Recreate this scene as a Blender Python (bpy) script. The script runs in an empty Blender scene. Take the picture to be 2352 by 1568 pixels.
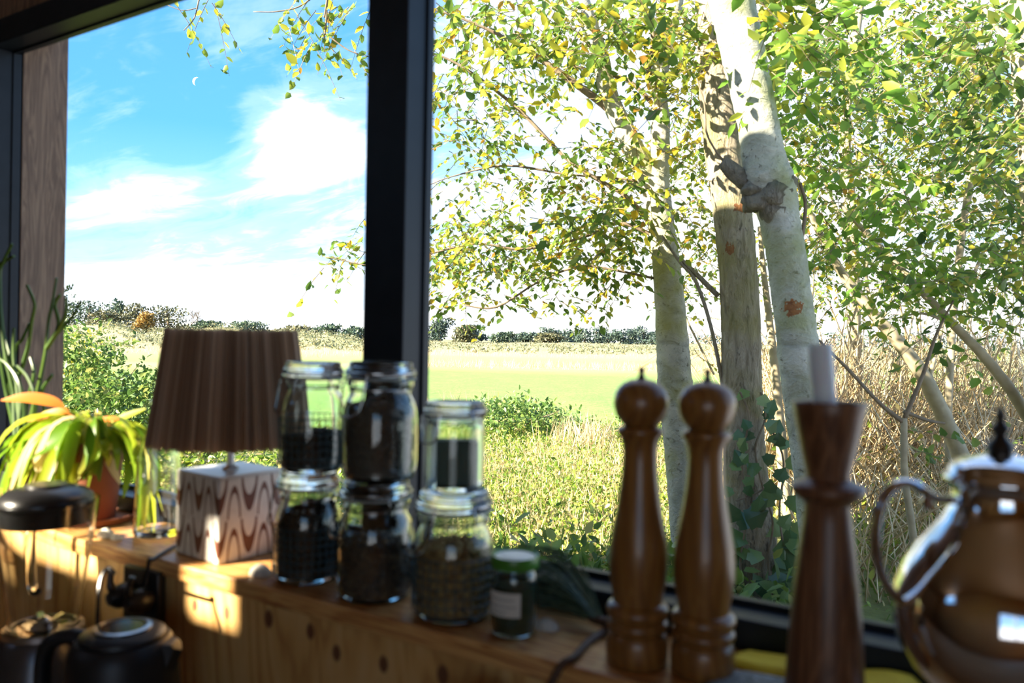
import bpy, math, random
import numpy as np
from mathutils import Vector, Matrix

random.seed(7)
rng = np.random.default_rng(11)
SC = bpy.context.scene
COL = SC.collection
PI = math.pi
R = math.radians

# ------------------------------------------------------------------ camera, sky, sun, exposure
CAMZ, FPX, YAW, ROLL = 1.54, 28.0 / 36.0 * 2352, 31.8, 1.0
PITCH = math.degrees(math.atan((780 - 784) / FPX))
cam_d = bpy.data.cameras.new('camera')
cam = bpy.data.objects.new('camera', cam_d)
COL.objects.link(cam)
cam_d.lens, cam_d.sensor_width = 28.0, 36.0
cam_d.clip_start, cam_d.clip_end = 0.02, 6000
CAMR = (Matrix.Rotation(R(YAW), 3, 'Z') @ Matrix.Rotation(R(90 + PITCH), 3, 'X') @ Matrix.Rotation(R(ROLL), 3, 'Z'))
cam.matrix_world = Matrix.Translation((0, 0, CAMZ)) @ CAMR.to_4x4()
cam_d.dof.use_dof = True
cam_d.dof.focus_distance = 22.0
cam_d.dof.aperture_fstop = 4.0
SC.camera = cam

SUN_AZ, SUN_EL = 148.0, 23.2
SUN = Vector((-math.sin(R(SUN_AZ)) * math.cos(R(SUN_EL)), math.cos(R(SUN_AZ)) * math.cos(R(SUN_EL)), math.sin(R(SUN_EL))))
sun_d = bpy.data.lights.new('sun', 'SUN')
sun_d.energy, sun_d.angle, sun_d.color = 13.5, R(0.6), (1.0, 0.88, 0.68)
sun = bpy.data.objects.new('sun', sun_d)
COL.objects.link(sun)
sun.rotation_euler = SUN.to_track_quat('Z', 'Y').to_euler()

SC.view_settings.view_transform = 'Standard'
SC.view_settings.look = 'None'
SC.view_settings.gamma = 1.0
SC.view_settings.use_curve_mapping = False
SC.view_settings.exposure = 1.2
SC.cycles.max_bounces, SC.cycles.diffuse_bounces, SC.cycles.glossy_bounces, SC.cycles.transmission_bounces = 8, 3, 4, 7
SC.cycles.caustics_reflective = False


def ray(u, v):
    return CAMR @ Vector(((u - 1176) / FPX, -(v - 784) / FPX, -1.0))
def at(u, v, t):
    return Vector((0, 0, CAMZ)) + ray(u, v) * t
def onz(u, v, z):
    r = ray(u, v)
    return Vector((0, 0, CAMZ)) + r * ((z - CAMZ) / r.z)
def ony(u, v, y):
    r = ray(u, v)
    return Vector((0, 0, CAMZ)) + r * (y / r.y)


# ------------------------------------------------------------------ node helpers
class NT:
    def __init__(s, tree):
        s.t = tree
        tree.nodes.clear()
    def n(s, kind, **kw):
        nd = s.t.nodes.new(kind)
        for k, v in kw.items():
            if k == 'inp':
                for kk, vv in v.items():
                    if isinstance(vv, bpy.types.NodeSocket):
                        s.t.links.new(vv, nd.inputs[kk])
                    else:
                        nd.inputs[kk].default_value = vv
            else:
                setattr(nd, k, v)
        return nd
    def math(s, op, a, b=None, c=None, clamp=False):
        nd = s.n('ShaderNodeMath', operation=op, use_clamp=clamp)
        for i, x in enumerate((a, b, c)):
            if x is None:
                continue
            if isinstance(x, bpy.types.NodeSocket):
                s.t.links.new(x, nd.inputs[i])
            else:
                nd.inputs[i].default_value = x
        return nd.outputs[0]
    def ramp(s, fac, stops, interp='LINEAR'):
        nd = s.n('ShaderNodeValToRGB')
        cr = nd.color_ramp
        cr.interpolation = interp
        while len(cr.elements) > len(stops):
            cr.elements.remove(cr.elements[-1])
        while len(cr.elements) < len(stops):
            cr.elements.new(0.5)
        for e, (p, c) in zip(cr.elements, stops):
            e.position = p
            e.color = (c[0], c[1], c[2], 1) if not isinstance(c, (int, float)) else (c, c, c, 1)
        s.t.links.new(fac, nd.inputs[0])
        return nd.outputs[0]
    def mix(s, fac, a, b, mode='MIX'):
        nd = s.n('ShaderNodeMix', data_type='RGBA', blend_type=mode)
        for i, x in ((0, fac), (6, a), (7, b)):
            if isinstance(x, bpy.types.NodeSocket):
                s.t.links.new(x, nd.inputs[i])
            else:
                nd.inputs[i].default_value = x if i == 0 else (x[0], x[1], x[2], 1)
        return nd.outputs[2]
    def noise(s, vec, scale, detail=4, rough=.5, dist=0.0, out=0):
        nd = s.n('ShaderNodeTexNoise', inp={'Scale': scale, 'Detail': detail, 'Roughness': rough, 'Distortion': dist})
        if vec is not None:
            s.t.links.new(vec, nd.inputs['Vector'])
        return nd.outputs[out]
    def coord(s, which='Object', scale=(1, 1, 1), loc=(0, 0, 0), rot=(0, 0, 0)):
        tc = s.n('ShaderNodeTexCoord')
        mp = s.n('ShaderNodeMapping', inp={'Scale': scale, 'Location': loc, 'Rotation': rot})
        s.t.links.new(tc.outputs[which], mp.inputs[0])
        return mp.outputs[0]


def new_mat(name):
    m = bpy.data.materials.new(name)
    m.use_nodes = True
    return m, NT(m.node_tree)

def finish(nt, shader):
    o = nt.n('ShaderNodeOutputMaterial')
    nt.t.links.new(shader, o.inputs[0])

def principled(nt, col, rough=.5, metal=0.0, bump=None, bump_strength=.3, bump_dist=.002, **kw):
    p = nt.n('ShaderNodeBsdfPrincipled')
    for k, v in (('Base Color', col), ('Roughness', rough), ('Metallic', metal)):
        if isinstance(v, bpy.types.NodeSocket):
            nt.t.links.new(v, p.inputs[k])
        else:
            p.inputs[k].default_value = (v[0], v[1], v[2], 1) if k == 'Base Color' else v
    for k, v in kw.items():
        p.inputs[k.replace('_', ' ')].default_value = v
    if bump is not None:
        b = nt.n('ShaderNodeBump', inp={'Strength': bump_strength, 'Distance': bump_dist})
        nt.t.links.new(bump, b.inputs['Height'])
        nt.t.links.new(b.outputs[0], p.inputs['Normal'])
    return p.outputs[0]

def simple(name, c1, c2=None, scale=8, rough=.5, metal=0.0, bump=0.0, stretch=(1, 1, 1), detail=4, **kw):
    m, nt = new_mat(name)
    v = nt.coord('Object', stretch)
    nz = nt.noise(v, scale, detail)
    col = nt.ramp(nz, [(.3, c1), (.7, c2 or tuple(x * .8 for x in c1))])
    finish(nt, principled(nt, col, rough, metal, nz if bump else None, bump, **kw))
    return m

def wood(name, stops, stretch, scale=3.0, rough=.5, dist=1.5, coat=0.0, knots=None, bump=.1):
    m, nt = new_mat(name)
    v = nt.coord('Object', stretch)
    n1 = nt.noise(v, scale, 3, .5, dist)
    n2 = nt.noise(v, scale * 9, 4, .6)
    w = nt.math('FRACT', nt.math('MULTIPLY', n1, 7.0))
    w = nt.math('ABSOLUTE', nt.math('SUBTRACT', nt.math('MULTIPLY', w, 2.0), 1.0))
    f = nt.math('ADD', nt.math('MULTIPLY', w, .55), nt.math('MULTIPLY', n2, .45))
    col = nt.ramp(f, stops)
    if knots:
        tc = nt.n('ShaderNodeTexCoord').outputs['Object']
        sep = nt.n('ShaderNodeSeparateXYZ')
        nt.t.links.new(tc, sep.inputs[0])
        acc = None
        for (kx, kz, kr) in knots:
            a = nt.math('DIVIDE', nt.math('SUBTRACT', sep.outputs[0], kx), kr)
            b = nt.math('DIVIDE', nt.math('SUBTRACT', sep.outputs[2], kz), kr * 1.5)
            d = nt.math('SQRT', nt.math('ADD', nt.math('MULTIPLY', a, a), nt.math('MULTIPLY', b, b)))
            g = nt.math('SUBTRACT', 1.35, d, clamp=True)
            acc = g if acc is None else nt.math('MAXIMUM', acc, g)
        col = nt.mix(nt.math('MULTIPLY', acc, 2.2, clamp=True), col, (.16, .065, .025))
    kw = {'Coat_Weight': coat} if coat else {}
    finish(nt, principled(nt, col, rough, 0, f, bump, .001, **kw))
    return m

def leafmat(name, stops, trans=.45, rough=.45):
    m, nt = new_mat(name)
    g = nt.n('ShaderNodeNewGeometry').outputs['Random Per Island']
    o = nt.n('ShaderNodeObjectInfo').outputs['Random']
    r = nt.math('FRACT', nt.math('ADD', g, nt.math('MULTIPLY', o, 7.31)))
    col = nt.ramp(r, stops)
    p = principled(nt, col, rough, 0)
    tr = nt.n('ShaderNodeBsdfTranslucent')
    nt.t.links.new(nt.mix(.5, col, col, 'ADD'), tr.inputs[0])
    mx = nt.n('ShaderNodeMixShader', inp={0: trans})
    nt.t.links.new(p, mx.inputs[1])
    nt.t.links.new(tr.outputs[0], mx.inputs[2])
    finish(nt, mx.outputs[0])
    return m

def glass(name, col=(1, 1, 1), rough=0.0, ior=1.47):
    m, nt = new_mat(name)
    finish(nt, principled(nt, col, rough, 0, Transmission_Weight=1.0, IOR=ior))
    return m

def pane_mat(name):
    m, nt = new_mat(name)
    geo = nt.n('ShaderNodeNewGeometry')
    dp = nt.n('ShaderNodeVectorMath', operation='DOT_PRODUCT')
    nt.t.links.new(geo.outputs['Incoming'], dp.inputs[0]); nt.t.links.new(geo.outputs['Normal'], dp.inputs[1])
    c = nt.math('SUBTRACT', 1.0, nt.math('ABSOLUTE', dp.outputs['Value']))
    fr = nt.math('ADD', nt.math('MULTIPLY', nt.math('POWER', c, 5.0), .5), .022)
    tr = nt.n('ShaderNodeBsdfTransparent', inp={0: (.985, .99, .985, 1)})
    gl = nt.n('ShaderNodeBsdfGlossy', inp={0: (1, 1, 1, 1), 'Roughness': .0})
    mx = nt.n('ShaderNodeMixShader')
    nt.t.links.new(fr, mx.inputs[0])
    nt.t.links.new(tr.outputs[0], mx.inputs[1])
    nt.t.links.new(gl.outputs[0], mx.inputs[2])
    finish(nt, mx.outputs[0])
    return m


# ------------------------------------------------------------------ sky
def build_world():
    w = bpy.data.worlds.new('sky')
    SC.world = w
    w.use_nodes = True
    w.cycles.sampling_method, w.cycles.sample_map_resolution = 'MANUAL', 384
    nt = NT(w.node_tree)
    L = nt.t.links
    d = nt.n('ShaderNodeTexCoord').outputs['Generated']
    sep = nt.n('ShaderNodeSeparateXYZ')
    L.new(d, sep.inputs[0])
    z = nt.math('MAXIMUM', sep.outputs[2], 0.0)
    base = nt.ramp(z, [(0, (.55, .75, .95)), (.10, (.24, .52, .85)), (.24, (.095, .34, .70)), (.5, (.075, .25, .58)), (1, (.05, .18, .48))])
    # clouds on a plane above the land
    den = nt.math('ADD', z, .16)
    cx = nt.math('DIVIDE', sep.outputs[0], den)
    cy = nt.math('DIVIDE', sep.outputs[1], den)
    cv = nt.n('ShaderNodeCombineXYZ')
    L.new(cx, cv.inputs[0]); L.new(cy, cv.inputs[1])
    mp = nt.n('ShaderNodeMapping', inp={'Rotation': (0, 0, R(35)), 'Scale': (.8, 1.7, 1), 'Location': (2.3, 4.1, 0)})
    L.new(cv.outputs[0], mp.inputs[0])
    n1 = nt.noise(mp.outputs[0], .75, 6, .58, .9)
    n2 = nt.noise(mp.outputs[0], 3.1, 5, .62, 1.6)
    n = nt.math('ADD', nt.math('MULTIPLY', n1, .72), nt.math('MULTIPLY', n2, .28))
    # cloud banks: (pixel direction, spread in radians^-2, weight)
    for (u, v, k, wt) in ((700, 300, 420., .17), (690, 400, 200., .13), (330, 410, 260., .10), (1800, 330, 8., .26),
                          (480, 300, 150., -.13), (300, 200, 60., -.09), (800, 130, 200., -.08)):
        c = ray(u, v).normalized()
        dt = nt.n('ShaderNodeVectorMath', operation='DOT_PRODUCT', inp={1: c})
        L.new(d, dt.inputs[0])
        e = nt.math('EXPONENT', nt.math('MULTIPLY', nt.math('SUBTRACT', dt.outputs['Value'], 1.0), k * 2))
        n = nt.math('ADD', n, nt.math('MULTIPLY', e, wt))
    low = nt.ramp(z, [(0, .24), (.06, .13), (.14, 0.0)])
    n = nt.math('ADD', n, low)
    cl = nt.ramp(n, [(.40, 0.0), (.52, .16), (.63, .50), (.80, 1.0)], 'EASE')
    col = nt.mix(cl, base, (1.0, 1.0, 1.02))
    bg = nt.n('ShaderNodeBackground', inp={1: 1.0})
    L.new(col, bg.inputs[0])
    o = nt.n('ShaderNodeOutputWorld')
    L.new(bg.outputs[0], o.inputs[0])
build_world()


# ------------------------------------------------------------------ mesh helpers
class MB:
    def __init__(s):
        s.v, s.f = [], []
    def add(s, vs, fs):
        b = len(s.v)
        s.v += [tuple(p) for p in vs]
        s.f += [tuple(i + b for i in f) for f in fs]
        return s
    def box(s, c, size, rot=None):
        x, y, z = (a / 2 for a in size)
        pts = [Vector(p) for p in ((-x, -y, -z), (x, -y, -z), (x, y, -z), (-x, y, -z), (-x, -y, z), (x, -y, z), (x, y, z), (-x, y, z))]
        if rot is not None:
            pts = [rot @ p for p in pts]
        c = Vector(c)
        return s.add([p + c for p in pts], [(0, 3, 2, 1), (4, 5, 6, 7), (0, 1, 5, 4), (1, 2, 6, 5), (2, 3, 7, 6), (3, 0, 4, 7)])
    def bounds(s, x0, x1, y0, y1, z0, z1):
        return s.box(((x0 + x1) / 2, (y0 + y1) / 2, (z0 + z1) / 2), (x1 - x0, y1 - y0, z1 - z0))
    def lathe(s, prof, seg=40, c=(0, 0, 0), jitter=None):
        c = Vector(c)
        vs, fs, rows = [], [], []
        for (r, z) in prof:
            if r < 1e-6:
                rows.append([len(vs)]); vs.append((c.x, c.y, c.z + z))
            else:
                row = []
                for i in range(seg):
                    a = 2 * PI * i / seg
                    q = r if jitter is None else r * (1 + jitter(a, z))
                    row.append(len(vs)); vs.append((c.x + q * math.cos(a), c.y + q * math.sin(a), c.z + z))
                rows.append(row)
        for a, b in zip(rows, rows[1:]):
            if len(a) == 1 and len(b) == 1:
                continue
            for i in range(seg):
                j = (i + 1) % seg
                if len(a) == 1:
                    fs.append((a[0], b[j], b[i]))
                elif len(b) == 1:
                    fs.append((a[i], a[j], b[0]))
                else:
                    fs.append((a[i], a[j], b[j], b[i]))
        return s.add(vs, fs)
    def tube(s, pts, rad, seg=8, caps=True, jit=0.0, flat=1.0, flatdir=None):
        pts = [Vector(p) for p in pts]
        n = len(pts)
        if not hasattr(rad, '__len__'):
            rad = [rad] * n
        vs, fs = [], []
        up = None
        for i, p in enumerate(pts):
            t = (pts[min(i + 1, n - 1)] - pts[max(i - 1, 0)]).normalized()
            if up is None:
                up = Vector((0, 0, 1)) if abs(t.z) < .9 else Vector((0, 1, 0))
                if flatdir is not None:
                    up = Vector(flatdir)
            a = (up - t * up.dot(t))
            a = a.normalized() if a.length > 1e-6 else t.orthogonal().normalized()
            up = a
            b = t.cross(a)
            for k in range(seg):
                g = 2 * PI * k / seg
                r = rad[i] * (1 + (random.uniform(-jit, jit) if jit else 0))
                vs.append(p + a * (math.cos(g) * r * flat) + b * (math.sin(g) * r))
        for i in range(n - 1):
            for k in range(seg):
                j = (k + 1) % seg
                fs.append((i * seg + k, i * seg + j, (i + 1) * seg + j, (i + 1) * seg + k))
        if caps:
            fs.append(tuple(reversed(range(seg))))
            fs.append(tuple(range((n - 1) * seg, n * seg)))
        return s.add(vs, fs)
    def build(s, name, mat, parent=None, smooth=True, bevel=0.0, angle=38, loc=None):
        me = bpy.data.meshes.new(name)
        me.from_pydata(s.v, [], s.f)
        me.update()
        if smooth:
            me.polygons.foreach_set('use_smooth', [True] * len(me.polygons))
            me.set_sharp_from_angle(angle=R(angle))
        me.materials.append(mat)
        o = bpy.data.objects.new(name, me)
        COL.objects.link(o)
        if parent is not None:
            o.parent = parent
        if loc is not None:
            o.location = loc
        if bevel:
            b = o.modifiers.new('bevel', 'BEVEL')
            b.width, b.segments, b.limit_method = bevel, 2, 'ANGLE'
        return o

def tag(o, label=None, cat=None, group=None, kind=None):
    for k, v in (('label', label), ('category', cat), ('group', group), ('kind', kind)):
        if v:
            o[k] = v
    return o

def thing(name, label, cat, loc=(0, 0, 0), group=None, kind=None, rz=0.0):
    o = bpy.data.objects.new(name, None)
    o.empty_display_size = .05
    COL.objects.link(o)
    o.location = loc
    o.rotation_euler = (0, 0, rz)
    return tag(o, label, cat, group, kind)

def spline(pts, n=6):
    """Catmull-Rom through rows of numbers (positions and anything else)."""
    P = [np.array(p, float) for p in pts]
    if len(P) < 3:
        return [P[0] + (P[-1] - P[0]) * k / n for k in range(n + 1)]
    P = [2 * P[0] - P[1]] + P + [2 * P[-1] - P[-2]]
    out = []
    for i in range(1, len(P) - 2):
        p0, p1, p2, p3 = P[i - 1:i + 3]
        for k in range(n):
            t = k / n
            out.append(.5 * ((2 * p1) + (-p0 + p2) * t + (2 * p0 - 5 * p1 + 4 * p2 - p3) * t * t + (-p0 + 3 * p1 - 3 * p2 + p3) * t ** 3))
    out.append(P[-2])
    return out

# leaves: seven points, six triangles (s along, w across, h out of plane)
LEAF = np.array([(0, 0, 0), (.28, .44, .10), (.66, .36, .08), (1, 0, -.08), (.66, -.36, .08), (.28, -.44, .10), (.45, 0, -.02)])
LEAF_T = np.array([(6, 0, 1), (6, 1, 2), (6, 2, 3), (6, 3, 4), (6, 4, 5), (6, 5, 0)])
KITE = np.array([(0, 0, 0), (.45, .42, .07), (1, 0, 0), (.45, -.42, .07)])
KITE_T = np.array([(0, 1, 2), (0, 2, 3)])
BLADE = np.array([(0, .5, 0), (0, -.5, 0), (.55, .35, .06), (.55, -.35, .06), (1, 0, .25)])
BLADE_T = np.array([(0, 1, 3), (0, 3, 2), (2, 3, 4)])

def tri_mesh(name, V, T):
    me = bpy.data.meshes.new(name)
    me.vertices.add(len(V)); me.vertices.foreach_set('co', np.asarray(V, np.float32).ravel())
    n = len(T)
    me.loops.add(n * 3); me.loops.foreach_set('vertex_index', np.asarray(T, np.int32).ravel())
    me.polygons.add(n)
    me.polygons.foreach_set('loop_start', np.arange(0, n * 3, 3, dtype=np.int32))
    me.update(calc_edges=True)
    me.validate()
    return me

def unit(a):
    return a / np.maximum(np.linalg.norm(a, axis=1, keepdims=True), 1e-9)

def cloud_mesh(name, P, D, N, L, W, shape=LEAF, tris=LEAF_T):
    P, D, N = np.asarray(P, float), unit(np.asarray(D, float)), np.asarray(N, float)
    B = unit(np.cross(D, N)); N = np.cross(B, D)
    L = np.broadcast_to(np.asarray(L, float), (len(P),)); W = np.broadcast_to(np.asarray(W, float), (len(P),))
    V = (P[:, None, :] + D[:, None, :] * (shape[None, :, 0:1] * L[:, None, None]) + B[:, None, :] * (shape[None, :, 1:2] * W[:, None, None])
         + N[:, None, :] * (shape[None, :, 2:3] * W[:, None, None]))
    k = len(shape)
    T = tris[None] + (np.arange(len(P)) * k)[:, None, None]
    return tri_mesh(name, V.reshape(-1, 3), T.reshape(-1, 3))

def cloud(name, mat, parent, P, D, N, L, W, shape=LEAF, tris=LEAF_T, kind='stuff'):
    me = cloud_mesh(name, P, D, N, L, W, shape, tris)
    me.materials.append(mat)
    o = bpy.data.objects.new(name, me)
    COL.objects.link(o)
    if parent is not None:
        o.parent = parent
    if kind:
        o['kind'] = kind
    return o

def rot_from(d, n):
    d = Vector(d).normalized(); n = Vector(n)
    b = d.cross(n)
    b = b.normalized() if b.length > 1e-5 else d.orthogonal().normalized()
    n = b.cross(d)
    return Matrix((d, b, n)).transposed()

def proj(P):
    q = (np.asarray(P, float) - np.array((0, 0, CAMZ))) @ np.array(CAMR)
    t = -q[:, 2]
    tt = np.where(t > .05, t, .05)
    return 1176 + FPX * q[:, 0] / tt, 784 - FPX * q[:, 1] / tt, t

def leaf_objects(root, mesh, P, D, N, L, W, name='leaf'):
    for p, d, n, l, w in zip(P, D, N, L, W):
        o = bpy.data.objects.new(name, mesh)
        COL.objects.link(o)
        o.parent = root
        m = rot_from(d, n)
        o.matrix_local = Matrix.LocRotScale(Vector(p) - root.location, m.to_quaternion(), Vector((l, w, w)))

# ------------------------------------------------------------------ materials
M = {}
M['frame'] = simple('black_aluminium', (.007, .011, .017), (.011, .016, .024), 30, .42, Specular_IOR_Level=.28)
M['pane'] = pane_mat('window_glass')
M['sill'] = wood('pine_sill', [(.2, (.34, .13, .035)), (.5, (.60, .30, .095)), (.8, (.72, .41, .15))], (1.3, 16, 16), 2.2, .38, 1.2)
KN = []
for (ku, kv, kr) in ((448, 1389, .0055), (521, 1407, .006), (617, 1421, .0075), (713, 1450, .0065), (773, 1499, .0065), (881, 1525, .0065), (1017, 1550, .0075), (1260, 1640, .006), (560, 1600, .006), (360, 1520, .006)):
    p = ony(ku, kv, .772)
    KN.append((p.x, p.z, kr))
M['ply'] = wood('knotty_plywood', [(.15, (.46, .22, .06)), (.45, (.66, .38, .125)), (.8, (.72, .45, .175))], (5, 5, .9), 1.6, .55, 1.0, knots=KN)
M['brownwood'] = wood('weathered_brown_wood', [(.2, (.12, .065, .035)), (.6, (.22, .13, .075)), (.85, (.30, .19, .11))], (14, 14, 1.2), 2.0, .6)
M['wallwood'] = wood('wall_boards', [(.2, (.30, .16, .07)), (.6, (.46, .28, .13)), (.85, (.55, .36, .18))], (9, 9, 1.0), 2.0, .6)
M['floorwood'] = wood('floor_boards', [(.2, (.20, .11, .05)), (.6, (.34, .20, .10)), (.85, (.42, .27, .14))], (1.0, 9, 9), 2.0, .5)
M['outwood'] = simple('dark_cladding', (.035, .033, .032), (.06, .055, .05), 6, .8)
M['mill'] = wood('varnished_beech', [(.2, (.19, .080, .018)), (.6, (.28, .125, .028)), (.85, (.34, .165, .042))], (10, 10, 1.5), 1.5, .34, .8, coat=.25, bump=.03)
M['darkwood'] = wood('dark_turned_wood', [(.2, (.10, .040, .018)), (.6, (.19, .085, .038)), (.85, (.27, .13, .06))], (12, 12, 1.4), 1.8, .36, 1.2)
M['metal_dark'] = simple('dark_metal', (.05, .045, .04), (.08, .07, .06), 20, .35, .9)
M['steel'] = simple('steel', (.55, .56, .58), (.48, .49, .5), 40, .28, 1.0)
M['wire'] = simple('wire', (.45, .46, .48), (.35, .36, .38), 40, .25, 1.0)
M['silver'] = simple('polished_silver', (.80, .80, .82), (.72, .72, .74), 12, .07, 1.0, .02)
M['glass'] = glass('jar_glass', (.90, .965, .955))
M['clear'] = glass('clear_glass', (.97, .99, .98))
M['gridglass'] = simple('embossed_grid', (.06, .10, .11), (.10, .15, .16), 20, .2)
M['black'] = simple('black_plastic', (.012, .012, .013), (.018, .018, .02), 30, .3)
M['blackmatt'] = simple('matt_black', (.010, .011, .013), (.016, .017, .02), 30, .42)
M['greymetal'] = simple('grey_lacquer', (.11, .11, .12), (.14, .14, .15), 30, .3, .6)
M['terracotta'] = simple('terracotta', (.24, .075, .03), (.17, .05, .02), 9, .75, bump=.2)
M['soil'] = simple('soil', (.035, .022, .014), (.06, .04, .025), 60, .95, bump=.6)
M['ceramic'] = simple('white_ceramic', (.80, .80, .78), (.72, .72, .70), 10, .3)
M['shell'] = simple('pale_shell', (.74, .71, .64), (.60, .56, .48), 40, .55, bump=.2)
M['candle'] = simple('white_wax', (.74, .88, .98), (.68, .80, .90), 12, .45, Subsurface_Weight=.15)
M['rubber'] = simple('rubber_seal', (.28, .17, .11), (.22, .13, .09), 20, .6)
M['rubber_pale'] = simple('pale_seal', (.42, .46, .44), (.34, .38, .37), 20, .5)
M['greenlid'] = simple('green_lid', (.07, .25, .03), (.06, .20, .025), 8, .3)
M['paper'] = simple('white_paper', (.72, .70, .62), (.64, .62, .54), 20, .8)
M['ink'] = simple('ink', (.10, .10, .11), (.14, .14, .15), 20, .8)
M['packet'] = simple('dark_green_packet', (.012, .045, .035), (.018, .06, .045), 14, .5)
M['herbs'] = simple('dried_herbs', (.012, .030, .012), (.03, .055, .02), 120, .9, bump=.8)
M['leather'] = simple('brown_cord', (.06, .028, .014), (.09, .045, .022), 50, .6)
M['yellow'] = simple('yellow_felt', (.72, .50, .02), (.60, .40, .015), 60, .85)
def knit():
    m, nt = new_mat('grey_knit')
    v = nt.coord('Object', (1, 1, 1))
    vo = nt.n('ShaderNodeTexVoronoi', inp={'Scale': 260.0}); nt.t.links.new(v, vo.inputs['Vector'])
    col = nt.ramp(vo.outputs['Distance'], [(.1, (.46, .46, .43)), (.6, (.16, .165, .15))])
    finish(nt, principled(nt, col, .9, 0, vo.outputs['Distance'], .6, .002))
    return m
M['knit'] = knit()

def content_mat(name, stops, rough=.6):
    m, nt = new_mat(name)
    g = nt.n('ShaderNodeNewGeometry').outputs['Random Per Island']
    finish(nt, principled(nt, nt.ramp(g, stops), rough))
    return m
M['needle'] = content_mat('dark_needles', [(0, (.018, .045, .025)), (.6, (.05, .09, .05)), (1, (.14, .17, .11))], .4)
M['beans'] = content_mat('black_beans', [(0, (.008, .008, .010)), (1, (.03, .026, .026))], .4)
M['grains'] = content_mat('grey_brown_seeds', [(0, (.07, .058, .048)), (1, (.16, .135, .115))])
M['coffee'] = content_mat('dark_roast', [(0, (.010, .007, .006)), (1, (.035, .022, .016))], .4)
M['nuts'] = content_mat('mixed_dark_nuts', [(0, (.04, .03, .025)), (.6, (.11, .07, .045)), (1, (.20, .13, .075))])
M['muesli'] = content_mat('toasted_muesli', [(0, (.20, .11, .04)), (.6, (.44, .27, .10)), (1, (.62, .43, .18))], .7)

def lampbox():
    m, nt = new_mat('wave_pattern_ceramic')
    tc = nt.n('ShaderNodeTexCoord').outputs['Object']
    sep = nt.n('ShaderNodeSeparateXYZ'); nt.t.links.new(tc, sep.inputs[0])
    geo = nt.n('ShaderNodeNewGeometry')
    # a runs along the face, b up it; each of the two rows carries tall loops
    a = nt.math('ADD', sep.outputs[0], sep.outputs[1])
    b = nt.math('DIVIDE', sep.outputs[2], .0655)
    y = nt.math('SUBTRACT', 1.0, nt.math('FRACT', b))          # 0 at the top of a row
    ph = nt.math('MULTIPLY', a, 2 * PI / .054)
    w = nt.math('ADD', nt.math('MULTIPLY', nt.math('COSINE', ph), .5), .5)
    def curve(x, lo, top):
        k = nt.math('DIVIDE', nt.math('SUBTRACT', x, lo), 1.0 - lo, clamp=True)
        return nt.math('MULTIPLY', nt.math('POWER', k, .55), top)
    band = nt.math('MULTIPLY', nt.math('GREATER_THAN', y, curve(w, .62, .46)), nt.math('LESS_THAN', y, curve(w, .40, .86)))
    wi = nt.math('SUBTRACT', 1.0, w)
    yi = nt.math('SUBTRACT', 1.0, y)
    core = nt.math('MULTIPLY', nt.math('GREATER_THAN', yi, curve(wi, .74, .62)), nt.math('LESS_THAN', yi, curve(wi, .58, .80)))
    line = nt.math('LESS_THAN', nt.math('ABSOLUTE', nt.math('SUBTRACT', b, 1.0)), .018)
    f = nt.math('MULTIPLY', nt.math('MAXIMUM', band, core), nt.math('SUBTRACT', 1.0, line))
    side = nt.math('LESS_THAN', sep.outputs[2], .1285)
    f = nt.math('MULTIPLY', f, side)
    nz = nt.noise(tc, 60, 3)
    brown = nt.ramp(nz, [(.3, (.115, .040, .022)), (.7, (.16, .06, .034))])
    white = nt.ramp(nz, [(.3, (.60, .57, .52)), (.7, (.70, .67, .62))])
    col = nt.mix(f, white, brown)
    finish(nt, principled(nt, col, .42))
    return m
M['lampbox'] = lampbox()
M['raffia'] = leafmat('raffia', [(0, (.23, .145, .092)), (.5, (.40, .275, .185)), (.8, (.54, .39, .275)), (1, (.80, .66, .50))], .35, .7)
M['lining'] = leafmat('shade_lining', [(0, (.42, .33, .25)), (1, (.44, .35, .26))], .5, .8)

def bark(name, c1, c2, moss, wounds=(), rough_bark=False):
    m, nt = new_mat(name)
    tc = nt.n('ShaderNodeTexCoord').outputs['Object']
    mp = nt.n('ShaderNodeMapping', inp={'Scale': (1, 1, .28) if rough_bark else (1, 1, 1.25)})
    nt.t.links.new(tc, mp.inputs[0])
    n1 = nt.noise(mp.outputs[0], 16 if rough_bark else 7, 7, .65, .8)
    n2 = nt.noise(mp.outputs[0], 34 if rough_bark else 24, 5, .65, .5)
    n3 = nt.noise(tc, 2.6, 4)
    col = nt.ramp(n1, [(.34, c1), (.60, c2)])
    col = nt.mix(nt.ramp(n2, [(.56 if rough_bark else .585, 0.0), (.66 if rough_bark else .68, .8)]), col, (.055, .045, .034))
    col = nt.mix(nt.ramp(n3, [(.50, 0.0), (.66, .7)]), col, moss)
    for (p, r) in wounds:
        ds = nt.n('ShaderNodeVectorMath', operation='DISTANCE', inp={1: p})
        nt.t.links.new(tc, ds.inputs[0])
        dd = nt.math('ADD', ds.outputs['Value'], nt.math('MULTIPLY', nt.math('SUBTRACT', nt.noise(tc, 26, 5, .6), .5), r * 3.4))
        col = nt.mix(nt.math('LESS_THAN', dd, r), col, nt.ramp(n2, [(.3, (.17, .06, .02)), (.7, (.34, .15, .045))]))
    h = nt.math('ADD', n1, nt.math('MULTIPLY', n2, .6))
    finish(nt, principled(nt, col, .85, 0, h, 1.0, .05 if rough_bark else .02))
    return m
M['twig'] = simple('twig_bark', (.14, .10, .065), (.24, .19, .13), 20, .85)
M['stem_pale'] = simple('pale_stem_bark', (.30, .25, .16), (.42, .36, .24), 14, .8, bump=.2)
M['stem_tan'] = content_mat('dry_stems', [(0, (.46, .31, .15)), (.5, (.64, .48, .27)), (1, (.80, .68, .46))], .8)
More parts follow.
